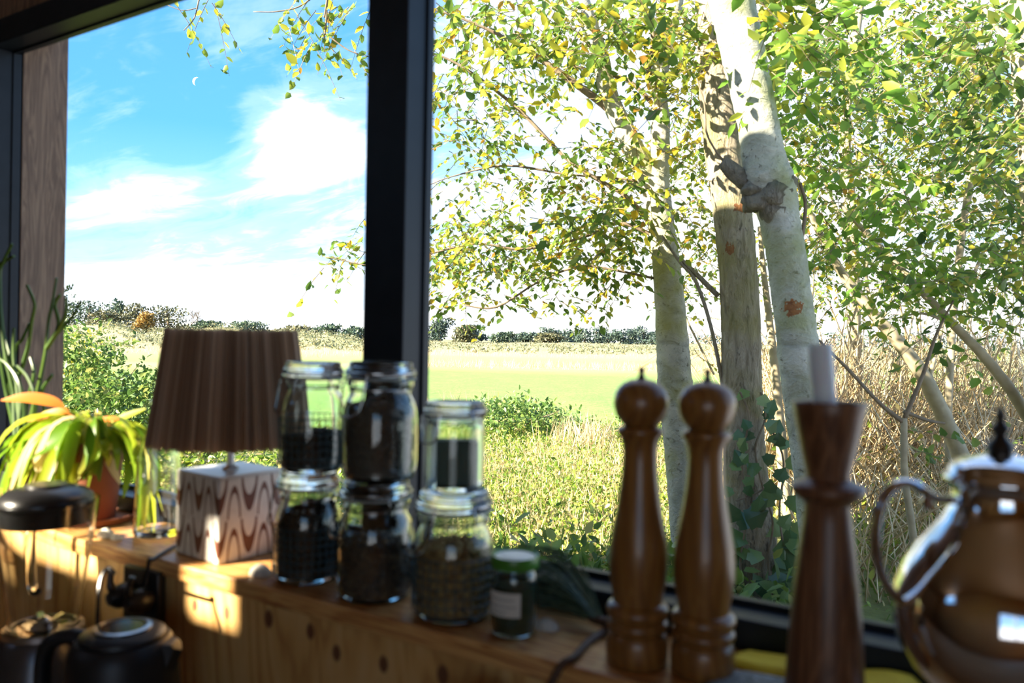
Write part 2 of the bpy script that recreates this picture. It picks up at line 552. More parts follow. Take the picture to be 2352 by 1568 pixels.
M['leaf'] = leafmat('tree_leaf', [(0, (.06, .12, .025)), (.35, (.12, .21, .035)), (.62, (.23, .30, .045)), (.84, (.42, .39, .04)), (.95, (.55, .40, .03)), (1, (.34, .17, .03))])
M['leaf_yellow'] = leafmat('autumn_leaf', [(0, (.12, .19, .03)), (.45, (.26, .30, .04)), (.75, (.46, .40, .035)), (1, (.60, .38, .03))])
M['leaf_dark'] = leafmat('dark_leaf', [(0, (.04, .095, .025)), (.5, (.11, .19, .035)), (.82, (.23, .28, .045)), (1, (.42, .33, .05))], .45)
M['leaf_fresh'] = leafmat('fresh_leaf', [(0, (.10, .22, .03)), (.6, (.18, .30, .045)), (1, (.34, .36, .05))], .5)
M['ivy'] = leafmat('ivy_leaf', [(0, (.03, .085, .04)), (.5, (.06, .14, .055)), (.8, (.13, .23, .08)), (1, (.34, .42, .20))], .2, .28)
M['shrub'] = leafmat('shrub_leaf', [(0, (.05, .11, .025)), (.5, (.11, .20, .04)), (.85, (.20, .28, .06)), (1, (.38, .36, .12))], .35)
M['weed'] = leafmat('weed_leaf', [(0, (.06, .13, .02)), (.4, (.17, .27, .03)), (.68, (.30, .37, .05)), (.82, (.46, .40, .14)), (1, (.58, .42, .22))], .35)
M['straw'] = leafmat('straw', [(0, (.42, .31, .16)), (.6, (.60, .48, .28)), (1, (.74, .64, .42))], .3)
M['far_green'] = leafmat('far_foliage', [(0, (.035, .070, .045)), (.6, (.065, .105, .065)), (1, (.11, .14, .08))], .1)  # distant greens muted and blued, standing in for aerial haze in the colour
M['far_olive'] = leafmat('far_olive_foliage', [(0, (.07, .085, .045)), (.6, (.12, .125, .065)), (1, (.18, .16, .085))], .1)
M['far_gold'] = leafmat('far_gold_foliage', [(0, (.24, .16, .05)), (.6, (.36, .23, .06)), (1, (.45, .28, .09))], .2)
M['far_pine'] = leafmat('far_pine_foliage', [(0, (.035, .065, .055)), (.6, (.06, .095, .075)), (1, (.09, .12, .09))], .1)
M['far_scrub'] = leafmat('dune_scrub', [(0, (.08, .11, .065)), (.5, (.16, .18, .10)), (1, (.32, .28, .15))], .2)  # grey-green scrub colour, also standing in for distance haze
M['plant'] = leafmat('houseplant_leaf', [(0, (.07, .17, .012)), (.4, (.20, .32, .02)), (.8, (.40, .44, .03)), (1, (.58, .50, .14))], .45, .35)
M['plant_pale'] = leafmat('withered_leaf', [(0, (.50, .36, .20)), (1, (.62, .52, .30))], .35, .5)
M['plant_orange'] = leafmat('orange_leaf', [(0, (.62, .14, .035)), (1, (.66, .24, .03))], .4, .4)
M['pencil'] = leafmat('pencil_stem', [(0, (.030, .075, .012)), (.6, (.07, .14, .02)), (1, (.13, .20, .03))], .15, .4)

# ------------------------------------------------------------------ the setting: room shell
SILL = 1.19
YF, YG, YS = .914, .971, .765          # frame face, glass, sill front
GB, GT = 1.230, 2.19                   # glass bottom and top
GL, ML, MR, GR = -1.975, -.836, -.757, 1.25
HX0, HX1 = -5.2, 4.0

def struct(name, mb, mat, parent=None, **kw):
    o = mb.build(name, mat, parent, **kw)
    if parent is None:
        o['kind'] = 'structure'
    return o

struct('floor', MB().bounds(HX0, HX1, -1.75, 1.10, -.12, 0), M['floorwood'], smooth=False)
struct('ceiling', MB().bounds(HX0, HX1, -1.75, 1.10, 2.86, 2.94), M['wallwood'], smooth=False)
# front wall: lining below the sill, lintel above, piers beside
struct('wall_front', MB().bounds(-2.30, 1.60, .772, 1.06, 0, 1.165), M['ply'], smooth=False)
w = MB()
w.bounds(HX0, HX1, .93, 1.06, 2.245, 2.86)
w.bounds(HX0, -2.30, .93, 1.06, 0, 2.245)
w.bounds(1.60, HX1, .93, 1.06, 0, 2.245)
w.bounds(-2.30, GL - .055, .93, 1.06, 1.165, 2.245)
w.bounds(GR + .055, 1.60, .93, 1.06, 1.165, 2.245)
struct('wall_front_upper', w, M['brownwood'], smooth=False)
w = MB()
w.bounds(HX0 - .1, HX0, -1.75, 1.10, -.1, 3.0)
struct('wall_left', w, M['wallwood'], smooth=False)
w = MB()
w.bounds(HX1, HX1 + .1, -1.75, 1.10, -.1, 3.0)
struct('wall_right', w, M['wallwood'], smooth=False)
# rear wall: two openings cut for the sun patches, broad one added for fill
YB = -1.6
def rear(x, y, z):
    k = (YB - y) / SUN.y
    return x + SUN.x * k, z + SUN.z * k
holes = []
ax0, az0 = rear(-1.062, .772, 1.118)
ax1, az1 = rear(-.945, .772, 1.155)
_, az1 = rear(-1.0, .80, 1.262)
holes.append((ax0, ax1, az0, az1))
bx0, bz0 = rear(-1.98, .85, 1.19)
bx1, _ = rear(-1.135, .80, 1.19)
_, bz0 = rear(-1.5, .772, 1.135)
holes.append((bx0, bx1, bz0, 2.78))
holes.append((.1, 1.6, 1.0, 2.1))
w = MB()
xs = sorted({HX0, HX1} | {h[0] for h in holes} | {h[1] for h in holes})
for x0, x1 in zip(xs, xs[1:]):
    zc = 0.0
    for h in sorted((h for h in holes if h[0] <= x0 + 1e-6 and h[1] >= x1 - 1e-6), key=lambda h: h[2]):
        w.bounds(x0, x1, YB - .03, YB, zc, h[2]); zc = h[3]
    w.bounds(x0, x1, YB - .03, YB, zc, 2.86)
struct('wall_back', w, M['wallwood'], smooth=False)
w2 = thing('window_added', None, None, kind='structure')  # broad rear window, unseen, added for bounce light
for x in (.1, .83, 1.56):
    MB().bounds(x, x + .04, YB - .05, YB + .02, 1.0, 2.1).build('window_added_post', M['frame'], w2, smooth=False)
# shed roof, high at the front
rf = MB()
rf.add([(HX0, -1.75, 2.98), (HX1, -1.75, 2.98), (HX1, 1.25, 4.36), (HX0, 1.25, 4.36), (HX0, -1.75, 3.03), (HX1, -1.75, 3.03), (HX1, 1.25, 4.412), (HX0, 1.25, 4.412)],
       [(0, 3, 2, 1), (4, 5, 6, 7), (0, 1, 5, 4), (1, 2, 6, 5), (2, 3, 7, 6), (3, 0, 4, 7)])
struct('roof', rf, M['outwood'], smooth=False)
struct('wall_parapet', MB().bounds(HX0, HX1, 1.0, 1.06, 2.94, 4.22), M['outwood'], smooth=False)

# sill board (inner trim) and the window
s = struct('trim_1', MB().bounds(-2.30, 1.60, YS, YF + .005, SILL - .025, SILL), M['sill'], smooth=False, bevel=.003)
win = thing('window_1', None, None, kind='structure')
FZ0, FZ1 = SILL, GT + .055
def bar(x0, x1, z0, z1, name, y0=YF, y1=YG + .009):
    return MB().bounds(x0, x1, y0, y1, z0, z1).build(name, M['frame'], win, smooth=False, bevel=.002)
bar(GL - .055, GR + .055, FZ0 - .02, GB - .004, 'frame_bottom')
bar(GL - .055, GR + .055, GT, FZ1, 'frame_top')
bar(GL - .055, GL, GB - .004, GT, 'frame_side')
bar(GR, GR + .055, GB - .004, GT, 'frame_side')
bar(ML, MR, GB - .004, GT, 'mullion')
for (x0, x1) in ((GL, ML), (MR, GR)):
    MB().bounds(x0 - .004, x1 + .004, YG, YG + .006, GB - .008, GT + .004).build('pane', M['pane'], win, smooth=False)
    g = .004
    b = MB()
    b.bounds(x0, x1, YG - .012, YG, GB - .004, GB + g); b.bounds(x0, x1, YG - .012, YG, GT - g, GT)
    b.bounds(x0, x0 + g, YG - .012, YG, GB + g, GT - g); b.bounds(x1 - g, x1, YG - .012, YG, GB + g, GT - g)
    b.build('glazing_bead', M['frame'], win, smooth=False)
# outer reveal boards of the opening
struct('trim_2', MB().bounds(GL - .12, GL + .002, YG + .011, YG + .115, GB - .05, GT + .12), M['brownwood'], smooth=False)

# worktop and cupboards under the sill
wt = MB().bounds(-2.25, 1.50, .20, .771, .885, .92).build('worktop', simple('worktop_oak', (.30, .19, .10), (.40, .27, .15), 5, .45, stretch=(1, 9, 9)), smooth=False, bevel=.003)
tag(wt, 'oak worktop under the window sill, just below the picture', 'worktop')
for i in range(5):
    x0 = -2.25 + i * .75
    cab = thing('base_cabinet', ['first','second','third','fourth','fifth'][i] + ' wooden base cabinet from the left under the oak worktop', 'cabinet', (x0, .24, 0), 'base cabinets under the worktop')
    MB().bounds(0.002, .748, .02, .52, .0, .884).build('body', M['wallwood'], cab, smooth=False)
    MB().bounds(0.008, .742, 0, .019, .08, .876).build('door', M['wallwood'], cab, smooth=False, bevel=.002)

# ------------------------------------------------------------------ outside ground and dunes
GZ = -.15
def terrain_h(a, t):
    """height above the meadow at bearing a (degrees from the view axis, left negative) and distance t"""
    def ss(x, a0, b0):
        k = min(max((x - a0) / (b0 - a0), 0), 1)
        return k * k * (3 - 2 * k)
    h = 0.0
    left = 1 - ss(a, -18, -6)
    h += ss(t, 95, 150) * (1.9 * left + .25) * (1 + .25 * math.sin(a * .9 + t * .05))
    h += ss(t, 150, 330) * .7 * (1 + .3 * math.sin(a * .55))
    h += .35 * math.sin(a * 1.7 + t * .11) * ss(t, 90, 140) * (.4 + left)
    return h
g = MB()
angs = np.linspace(-50, 52, 120)
dist = np.concatenate([np.linspace(1.1, 20, 30), np.geomspace(21, 900, 70)])
vs, fs = [], []
for t in dist:
    for a in angs:
        b = R(YAW - a)
        x, y = -math.sin(b) * t, math.cos(b) * t
        hz = 0
        if t < 25:
            hz = .05 * math.sin(x * 1.9 + 1) * math.cos(y * 1.6) * min(t / 8, 1)
        vs.append((x, y, GZ + terrain_h(a, t) + hz))
na = len(angs)
for i in range(len(dist) - 1):
    for j in range(na - 1):
        fs.append((i * na + j, i * na + j + 1, (i + 1) * na + j + 1, (i + 1) * na + j))
g.add(vs, fs)
def ground_mat():
    m, nt = new_mat('meadow')
    tc = nt.n('ShaderNodeTexCoord').outputs['Object']
    sep = nt.n('ShaderNodeSeparateXYZ'); nt.t.links.new(tc, sep.inputs[0])
    ln = nt.n('ShaderNodeVectorMath', operation='LENGTH'); nt.t.links.new(tc, ln.inputs[0])
    nb = nt.noise(tc, .07, 4)
    nm = nt.noise(nt.coord('Object', (1, 1, 1)), .9, 6, .6)
    nf = nt.noise(tc, 7, 5, .7)
    dist = nt.math('ADD', ln.outputs['Value'], nt.math('MULTIPLY', nt.math('SUBTRACT', nb, .5), nt.math('MULTIPLY', ln.outputs['Value'], .32)))
    f = nt.math('DIVIDE', nt.math('LOGARITHM', dist, 10.0), 3.0)
    def P(t):
        return math.log10(t) / 3
    gr, gr2, st, ol = (.21, .37, .075), (.32, .42, .115), (.52, .44, .21), (.38, .37, .17)
    col = nt.ramp(f, [(P(3), (.13, .15, .05)), (P(13), (.24, .28, .08)), (P(16), gr), (P(40), gr), (P(44), gr2), (P(49), st), (P(53), gr2), (P(70), (.42, .45, .16)),
                      (P(84), st), (P(110), (.47, .42, .2)), (P(125), ol), (P(170), (.42, .37, .19)), (P(400), (.20, .22, .13))])
    col = nt.mix(nt.ramp(nm, [(.45, 0.0), (.8, .35)]), col, (.40, .38, .13))
    dk = nt.ramp(nf, [(.35, .62), (.6, 1.0)])
    col = nt.mix(1.0, col, dk, 'MULTIPLY')
    finish(nt, principled(nt, col, .95, 0, nf, .6, .06))
    return m
gd = struct('ground', g, ground_mat())
tag(gd, 'meadow of short green grass and straw running out to low dunes', 'meadow')

# ------------------------------------------------------------------ storage jars on the sill
def ellipsoids(n, place, size, seed):
    """many small squashed pieces in one mesh: octahedra pushed to round"""
    r = np.random.default_rng(seed)
    base = np.array([(1, 0, 0), (-1, 0, 0), (0, 1, 0), (0, -1, 0), (0, 0, 1), (0, 0, -1)], float)
    tri = np.array([(0, 2, 4), (2, 1, 4), (1, 3, 4), (3, 0, 4), (2, 0, 5), (1, 2, 5), (3, 1, 5), (0, 3, 5)])
    V, T = [], []
    for i in range(n):
        p = place(r)
        s = size * r.uniform(.7, 1.3)
        q = Vector(r.normal(size=3)).to_track_quat('Z', 'Y').to_matrix()
        b = base * np.array((s, s * .8, s * 1.35))
        V.append(b @ np.array(q).T + np.array(p)); T.append(tri + 6 * i)
    return np.concatenate(V), np.concatenate(T)

def jar(label, group, base, rad, H, fill, cmat, piece, seal, turn, grid=False, straight=False, packet=False, seed=1):
    j = thing('storage_jar', label, 'jar', base, group, rz=turn)
    nr = rad * (.80 if not straight else .90)
    hb = H * .80
    if straight:
        outer = [(0, .0015), (rad * .80, .0), (rad * .93, .004), (rad * .97, .012), (rad * .97, H * .66), (rad * .94, H * .72), (nr, H * .755), (nr, H * .79), (nr * 1.07, H * .80), (nr * 1.07, H * .835), (nr, H * .845)]
    else:
        outer = [(0, .003), (rad * .70, .002), (rad * .80, .0), (rad * .90, .004), (rad * .965, .014), (rad, H * .17), (rad, H * .42), (rad * .99, H * .52), (rad * .96, H * .60), (rad * .90, H * .665),
                 (nr * 1.02, H * .715), (nr, H * .74), (nr, H * .785), (nr * 1.10, H * .80), (nr * 1.10, H * .84), (nr, H * .85)]
    wall = .0035
    inner = [(max(r - wall, 0) if r > 0 else 0, z if z > .02 else .007) for (r, z) in outer[1:] if True]
    inner = [(r, max(z, .007)) for r, z in inner]
    prof = outer + [(nr - wall, H * .85)] + [p for p in reversed(inner[:-1])] + [(0, .007)]
    MB().lathe(prof, 48).build('glass_body', M['glass'], j, angle=60)
    # lid: a thick glass disc with a raised top
    lr = nr * 1.14
    lid = [(0, H * .868), (nr * .8, H * .868), (lr * .98, H * .868), (lr, H * .876), (lr, H * .93), (lr * .96, H * .945), (lr * .92, H * .955), (lr * .92, H * .988), (lr * .88, H), (lr * .80, H * .985), (lr * .5, H * .965), (0, H * .96)]
    ld = MB().lathe(lid, 48).build('lid', M['glass'], j, angle=50)
    MB().lathe([(nr - .001, H * .851), (nr * 1.15, H * .851), (nr * 1.17, H * .859), (nr * 1.15, H * .867), (nr - .001, H * .867), (nr - .001, H * .851)], 40).build('seal', seal, j)
    # wire bail: ring round the neck, loop over the lid sides, lever hanging at the front
    wr = .0013
    ring = [(nr * 1.035 * math.cos(a), nr * 1.035 * math.sin(a), H * .765) for a in np.linspace(0, 2 * PI, 33)]
    b = MB().tube(ring, wr, 6)
    ring2 = [(lr * 1.02 * math.cos(a), lr * 1.02 * math.sin(a), H * .905) for a in np.linspace(0, 2 * PI, 33)]
    b.tube(ring2, wr, 6)
    for sgn in (1, -1):
        b.tube([(sgn * lr * 1.03, -.010, H * .905), (sgn * (lr * 1.03 + .003), -.008, H * .83), (sgn * nr * 1.06, -.004, H * .765)], wr, 6)
    wb = b.build('wire_bail', M['wire'], j)
    lv = MB().tube(spline([(-lr * .40, -lr * .93, H * .90), (-lr * .42, -lr * 1.04, H * .80), (-lr * .40, -rad * 1.04, H * .66), (-lr * .30, -rad * 1.16, H * .57), (0, -rad * 1.20, H * .555),
                           (lr * .30, -rad * 1.16, H * .57), (lr * .40, -rad * 1.04, H * .66), (lr * .42, -lr * 1.04, H * .80), (lr * .40, -lr * .93, H * .90)], 4), .0015, 6)
    lv.build('clasp', M['wire'], wb)
    ri = rad - wall - .0012
    if packet:
        MB().box((0, .004, .007 + H * .255), (rad * 1.34, rad * .7, H * .50), Matrix.Rotation(R(36) - turn, 3, 'Z')).build('packet', M['packet'], j, smooth=False, bevel=.002)
    if fill:
        top = .008 + fill * (H * .62)
        def prof_r(z):
            k = z / H
            return ri * (1.0 if k < .52 else 1.0 - (k - .52) * .9) * (.9 if straight else 1)
        core = [(0, .008)] + [(prof_r(z) * .93, z) for z in np.linspace(.009, top - piece, 8)] + [(0, top - piece * .5)]
        c = MB().lathe(core, 28).build('contents', cmat, j, smooth=False)
        tilt = seed % 3 * .006
        def place(r):
            if r.random() < .74:
                a = r.uniform(0, 2 * PI); z = r.uniform(.011, top); q = prof_r(z) - piece * 1.05
                z += tilt * math.cos(a) * (z / top)
                return (q * math.cos(a), q * math.sin(a), z)
            a = r.uniform(0, 2 * PI); q = (prof_r(top) - piece * 1.2) * math.sqrt(r.random())
            return (q * math.cos(a), q * math.sin(a), top + r.uniform(-.3, .5) * piece + tilt * math.cos(a))
        n = int(min(1500, 2.2 * (2 * PI * ri * top + PI * ri * ri) / (piece * piece * 3.0)))
        V, T = ellipsoids(n, place, piece, seed)
        me = tri_mesh('pieces', V, T); me.materials.append(cmat)
        o = bpy.data.objects.new('pieces', me); COL.objects.link(o); o.parent = c; o['kind'] = 'stuff'
    if grid:
        b = MB()
        z0, z1 = H * .07, H * .50
        for k in range(7):
            z = z0 + (z1 - z0) * k / 6
            b.tube([((rad + .0002) * math.cos(a), (rad + .0002) * math.sin(a), z) for a in np.linspace(0, 2 * PI, 41)], .00065, 5, False)
        for k in range(30):
            a = 2 * PI * k / 30
            b.tube([((rad + .0002) * math.cos(a), (rad + .0002) * math.sin(a), z) for z in np.linspace(z0, z1, 5)], .00065, 5, False)
        b.build('raised_grid', M['gridglass'], j)
    return j

JG = 'clip-top glass storage jars stacked on the sill'
pC, pD, pF = onz(705, 1325, SILL), onz(860, 1365, SILL), onz(1040, 1408, SILL)
HC, HD, HF = .155, .157, .157
jar('clip-top glass jar full of near-black beans, beside the patterned lamp base', JG, pC, .0485, HC, .98, M['coffee'], .0032, M['rubber_pale'], R(-12), grid=True, seed=2)
jar('clip-top jar half filled with black beans, on top of the near-black bean jar', JG, pC + Vector((.002, .004, HC)), .0475, .158, .46, M['beans'], .0036, M['rubber_pale'], R(-8), grid=True, seed=4)
jar('clip-top jar of dark nuts, bottom of the middle stack of jars', JG, pD, .0525, HD, .66, M['nuts'], .0062, M['rubber_pale'], R(-20), seed=6)
jar('clip-top jar full of grey-brown seeds, top of the middle stack before the mullion', JG, pD + Vector((.001, .004, HD)), .0515, .160, .99, M['grains'], .0022, M['rubber_pale'], R(-4), seed=8)
jar('clip-top jar of golden brown muesli, below the jar with the green packet', JG, pF, .0525, HF, .80, M['muesli'], .0050, M['rubber_pale'], R(-16), grid=True, seed=9)
jar('small straight clip-top jar holding a dark green packet, top of its stack', JG, pF + Vector((-.004, .004, HF)), .0395, .113, 0, None, .003, M['rubber'], R(-14), straight=True, packet=True)

# small jam jar with a green lid
pG = onz(1180, 1452, SILL)
j = thing('jam_jar', 'small glass jar with green screw lid and handwritten white label', 'jar', pG, rz=R(18))
r0, h0 = .0285, .094
outer = [(0, .002), (r0 * .8, 0), (r0 * .95, .004), (r0, .010), (r0, .066), (r0 * .95, .073), (r0 * .86, .078), (r0 * .85, .090)]
MB().lathe(outer + [(r0 * .85 - .0025, .090)] + [(max(r - .0025, 0), max(z, .006)) for r, z in reversed(outer[1:-1])] + [(0, .006)], 40).build('glass_body', M['glass'], j, angle=60)
MB().lathe([(0, .0795), (r0 * .99, .0795), (r0 * 1.02, .081), (r0 * 1.02, h0 - .003), (r0 * .99, h0), (r0 * .92, h0 - .001), (r0 * .88, h0 - .003), (0, h0 - .003)], 40).build('lid', M['greenlid'], j)
MB().lathe([(0, h0 - .0028), (r0 * .86, h0 - .0028), (r0 * .84, h0 - .002), (r0 * .55, h0 - .002), (r0 * .52, h0 - .0012), (0, h0 - .0012)], 36).build('lid_top', M['ceramic'], j)
MB().lathe([(0, .0065), (r0 * .86, .0065), (r0 * .88, .012), (r0 * .88, .052), (r0 * .80, .057), (0, .055)], 30).build('contents', M['herbs'], j)
lb = MB()
A = np.linspace(R(-150), R(-62), 14)
lb.add([((r0 + d) * math.cos(a), (r0 + d) * math.sin(a), z) for d in (.0003, .0009) for z in (.027, .055) for a in A],
       [(r * 14 + i, r * 14 + i + 1, (r + 1) * 14 + i + 1, (r + 1) * 14 + i) for r in (2,) for i in range(13)] + [(i + 1, i, 14 + i, 15 + i) for i in range(13)])
lab = lb.build('paper_label', M['paper'], j)
sq = MB()
for (zc, a0, a1, fr) in ((.047, -140, -78, 9), (.039, -144, -72, 11), (.032, -138, -96, 6)):
    pts = []
    for i in range(60):
        k = i / 59; a = R(a0 + (a1 - a0) * k)
        pts.append(((r0 + .0013) * math.cos(a), (r0 + .0013) * math.sin(a), zc + .0018 * math.sin(k * fr * 2 * PI) * math.sin(k * 17 + 1)))
    sq.tube(pts, .0003, 4)
sq.build('handwriting', M['ink'], lab)

# ------------------------------------------------------------------ lamp
lp = onz(500, 1299, SILL)
LR = R(-5)
lc = lp + Matrix.Rotation(LR, 3, 'Z') @ Vector((-.059, .059, 0))
lamp = thing('table_lamp', 'table lamp with raffia shade and brown wave pattern cube base', 'lamp', lc, rz=LR)
MB().bounds(-.059, .059, -.059, .059, 0, .131).build('base', M['lampbox'], lamp, bevel=.003)
MB().bounds(-.0585, .0585, -.0585, .0585, .1305, .1335).build('top_plate', M['ceramic'], lamp, bevel=.001)
MB().lathe([(0, .133), (.013, .133), (.013, .136), (.0065, .140), (.0065, .176), (.012, .180), (.012, .215), (0, .216)], 20).build('stem', M['steel'], lamp)
MB().lathe([(0, .213), (.012, .214), (.016, .225), (.029, .255), (.028, .272), (.015, .290), (0, .292)], 20).build('bulb', M['ceramic'], lamp)
zb, zt, rb, rt = .178, .358, .126, .100
sh = MB().lathe([(rb - .004, zb + .001), (rt - .004, zt - .001), (rt - .0055, zt - .001), (rb - .0055, zb + .001), (rb - .004, zb + .001)], 60).build('shade', M['lining'], lamp)
st = MB()
NS = 170
for k in range(NS):
    a0 = 2 * PI * k / NS
    wd = 2 * PI / NS * random.uniform(.7, 1.25)
    dr = random.uniform(-.001, .0016)
    pts = []
    for z, rr in ((zb - random.uniform(0, .003), rb), ((zb + zt) / 2, (rb + rt) / 2), (zt + random.uniform(-.001, .002), rt)):
        aa = a0 + random.uniform(-.004, .004)
        for (da, d2) in ((-wd / 2, -.001), (0, .0012), (wd / 2, -.001)):
            pts.append(((rr + dr + d2) * math.cos(aa + da), (rr + dr + d2) * math.sin(aa + da), z))
    st.add(pts, [(0, 1, 4, 3), (1, 2, 5, 4), (3, 4, 7, 6), (4, 5, 8, 7)])
tag(st.build('raffia_strands', M['raffia'], sh, smooth=False), kind='stuff')
hr = MB()
hr.tube([(rt - .005, 0, zt - .004), (0, 0, zt - .03)], .0012, 6); hr.tube([(-rt + .005, 0, zt - .004), (0, 0, zt - .03)], .0012, 6)
hr.build('shade_spider', M['wire'], lamp)
cordp = [ony(400, 1205, .900), ony(372, 1222, .80), ony(352, 1250, .757), ony(343, 1285, .752), ony(338, 1322, .750), ony(334, 1345, .748)]
cordp[0] = lc + Vector((-.062, .03, .012)); cordp[1] = lc + Vector((-.085, -.03, .005)); cordp[2] = Vector((cordp[2].x, .757, SILL + .001))
lcd = MB().tube(spline([tuple(p - lc) for p in cordp], 6), .0028, 7)
lcd.v = [tuple(Matrix.Rotation(-LR, 3, 'Z') @ Vector(p)) for p in lcd.v]
lcd.build('cord', M['black'], lamp)

# ------------------------------------------------------------------ pepper mills
def mill(label, base, sc, dark):
    m = thing('pepper_mill', label, 'pepper mill', base, 'turned wooden mills on the sill')
    k = .00048 * sc
    def pr(rows):
        return [(hw * k, (1530 - v) * k) for hw, v in rows]
    MB().lathe([(0, 0)] + pr([(66, 1530), (70, 1526), (71, 1505), (70, 1480), (67, 1466), (62, 1459), (66, 1453), (70, 1446), (69, 1437), (63, 1431), (66, 1424), (71, 1416), (71, 1408), (66, 1399), (56, 1393),
                               (58, 1375), (63, 1350), (67, 1315), (67, 1285), (64, 1250), (57, 1210), (49, 1165), (43, 1120), (39.5, 1080), (39, 1050), (41, 1033), (46, 1020), (52, 1010), (54, 1003), (50, 996), (40, 994)]) + [(0, 536 * k)], 48).build('body', M['mill'], m, angle=50)
    MB().lathe([(0, 535.5 * k)] + pr([(38, 994), (40, 990), (48, 982), (57, 968), (62, 950), (63, 936), (60, 920), (52, 905), (40, 894), (24, 887), (10, 885)]) + [(0, 645 * k)], 48).build('head', M['mill'], m, angle=50)
    MB().lathe([(0, 644 * k)] + pr([(12, 886), (8, 881), (6, 874), (7, 868), (8, 862), (6, 858)]) + [(0, 672.5 * k)], 20).build('knob', M['metal_dark'], m)
    return m
p1, p2 = onz(1462, 1517, SILL), onz(1613, 1542, SILL)
mill('tall turned wooden pepper mill next to the dried needle bundle', p1, 1.0, 0)
mill('tall turned wooden pepper mill next to the dark candlestick', p2, 1.0, 0)

# ------------------------------------------------------------------ candlestick and candle
pc = ony(1895, 1500, .822); pc.z = SILL
cs = thing('candlestick', 'dark turned wooden candlestick with flared cup and ring', 'candlestick', pc)
tC = .775
kc = tC / FPX
zc = lambda v: (1618 - v) * kc
rows = [(84, 1618), (90, 1612), (90, 1590), (86, 1560), (83, 1500), (78, 1420), (71, 1340), (62, 1260), (54, 1195), (50, 1158), (54, 1150), (70, 1140), (81, 1128), (83, 1119), (78, 1111), (60, 1104), (48, 1096), (50, 1080), (57, 1050), (66, 1005), (76, 955), (82, 926), (80, 921)]
MB().lathe([(0, 0)] + [(hw * kc, zc(v)) for hw, v in rows] + [(66 * kc, zc(924)), (42 * kc, zc(1000)), (40 * kc, zc(1045)), (0, zc(1046))], 48).build('body', M['darkwood'], cs, angle=50)
b0 = pc + Vector((.0, 0, zc(1044))); b1 = at(1883, 790, tC + .004)
ca = thing('candle', 'short white candle leaning in the dark candlestick cup', 'candle', b0)
ax = b1 - b0
ln_ = ax.length
c = MB().lathe([(0, 0), (.0105, .0), (.0110, .006), (.0112, ln_ * .55), (.0118, ln_ * .8), (.0116, ln_ * .97), (.0105, ln_), (.008, ln_ - .002), (0, ln_ - .003)], 24)
q = ax.to_track_quat('Z', 'Y').to_matrix()
c.v = [tuple(q @ Vector(p)) for p in c.v]
c.build('wax', M['candle'], ca)
MB().tube([q @ Vector((0, 0, ln_ - .004)), q @ Vector((.0005, 0, ln_ + .003))], .0008, 6).build('wick', M['ink'], ca)

# ------------------------------------------------------------------ silver pot
ps = ony(2290, 1400, .828); ps.z = SILL
pot = thing('silver_pot', 'polished silver coffee pot with scroll handle and pointed lid finial', 'coffee pot', ps)
ks = .7005 / FPX * 1.01
VB = 784 + 20 + .35 / .7075 * FPX
zs = lambda v: (VB - v) * ks
rows = [(100, VB), (122, VB - 3), (124, VB - 12), (112, VB - 22), (92, VB - 40), (86, VB - 60), (100, VB - 78), (138, 1588), (176, 1548), (204, 1500), (217, 1450), (220, 1405), (212, 1360), (194, 1312), (168, 1268), (140, 1232), (116, 1200), (102, 1170), (96, 1140), (97, 1122), (108, 1114)]
MB().lathe([(0, 0)] + [(hw * ks, zs(v)) for hw, v in rows] + [(0, zs(1114))], 64).build('body', M['silver'], pot, angle=60)
rows = [(112, 1113), (116, 1108), (114, 1098), (104, 1092), (104, 1082), (98, 1072), (82, 1062), (58, 1054), (36, 1049), (26, 1044)]
MB().lathe([(0, zs(1113))] + [(hw * ks, zs(v)) for hw, v in rows] + [(0, zs(1043))], 56).build('lid', M['silver'], pot, angle=60)
rows = [(26, 1044), (30, 1036), (26, 1022), (16, 1010), (12, 1002), (18, 994), (20, 986), (14, 978), (8, 970), (11, 962), (11, 955), (6, 946), (3, 937)]
MB().lathe([(0, zs(1045))] + [(hw * ks, zs(v)) for hw, v in rows] + [(0, zs(935))], 28).build('finial', M['metal_dark'], pot)
dl = (CAMR @ Vector((-1, 0, 0))); dl.z = 0; dl.normalize()
def hp(u, v):
    return dl * ((2290 - u) * ks) + Vector((0, 0, zs(v)))
MB().tube(spline([tuple(hp(u, v)) for u, v in ((2186, 1152), (2150, 1152), (2125, 1140), (2095, 1120), (2060, 1118), (2030, 1142), (2012, 1190), (2008, 1245), (2017, 1305), (2038, 1352), (2066, 1385), (2082, 1392))], 6), 0.0042, 10, flat=1.7, flatdir=CAMR @ Vector((0, 0, 1))).build('handle', M['silver'], pot)
MB().tube(spline([tuple(hp(u, v)) for u, v in ((2128, 1142), (2122, 1158), (2130, 1168), (2138, 1162))], 5), [.004] * 15 + [.002], 8).build('thumb_scroll', M['silver'], pot)
MB().tube(spline([tuple(hp(u, v)) for u, v in ((2480, 1440), (2540, 1390), (2570, 1300), (2590, 1200), (2630, 1150))], 6), np.linspace(.017, .008, 25), 12).build('spout', M['silver'], pot)

# ------------------------------------------------------------------ clear bottle behind the lamp
pb = onz(362, 1228, SILL)
bt = thing('glass_bottle', 'clear glass bottle with slim neck between plant and lamp', 'bottle', pb)
o_ = [(0, .003), (.030, .0), (.0385, .003), (.040, .010), (.0395, .04), (.037, .09), (.034, .14), (.029, .165), (.018, .185), (.0135, .20), (.013, .225), (.016, .226), (.016, .234), (.013, .235)]
MB().lathe(o_ + [(.0105, .235), (.0105, .20), (.0155, .183), (.0265, .162), (.0315, .138), (.0345, .09), (.037, .04), (.037, .014), (0, .012)], 40).build('glass_body', M['clear'], bt, angle=60)

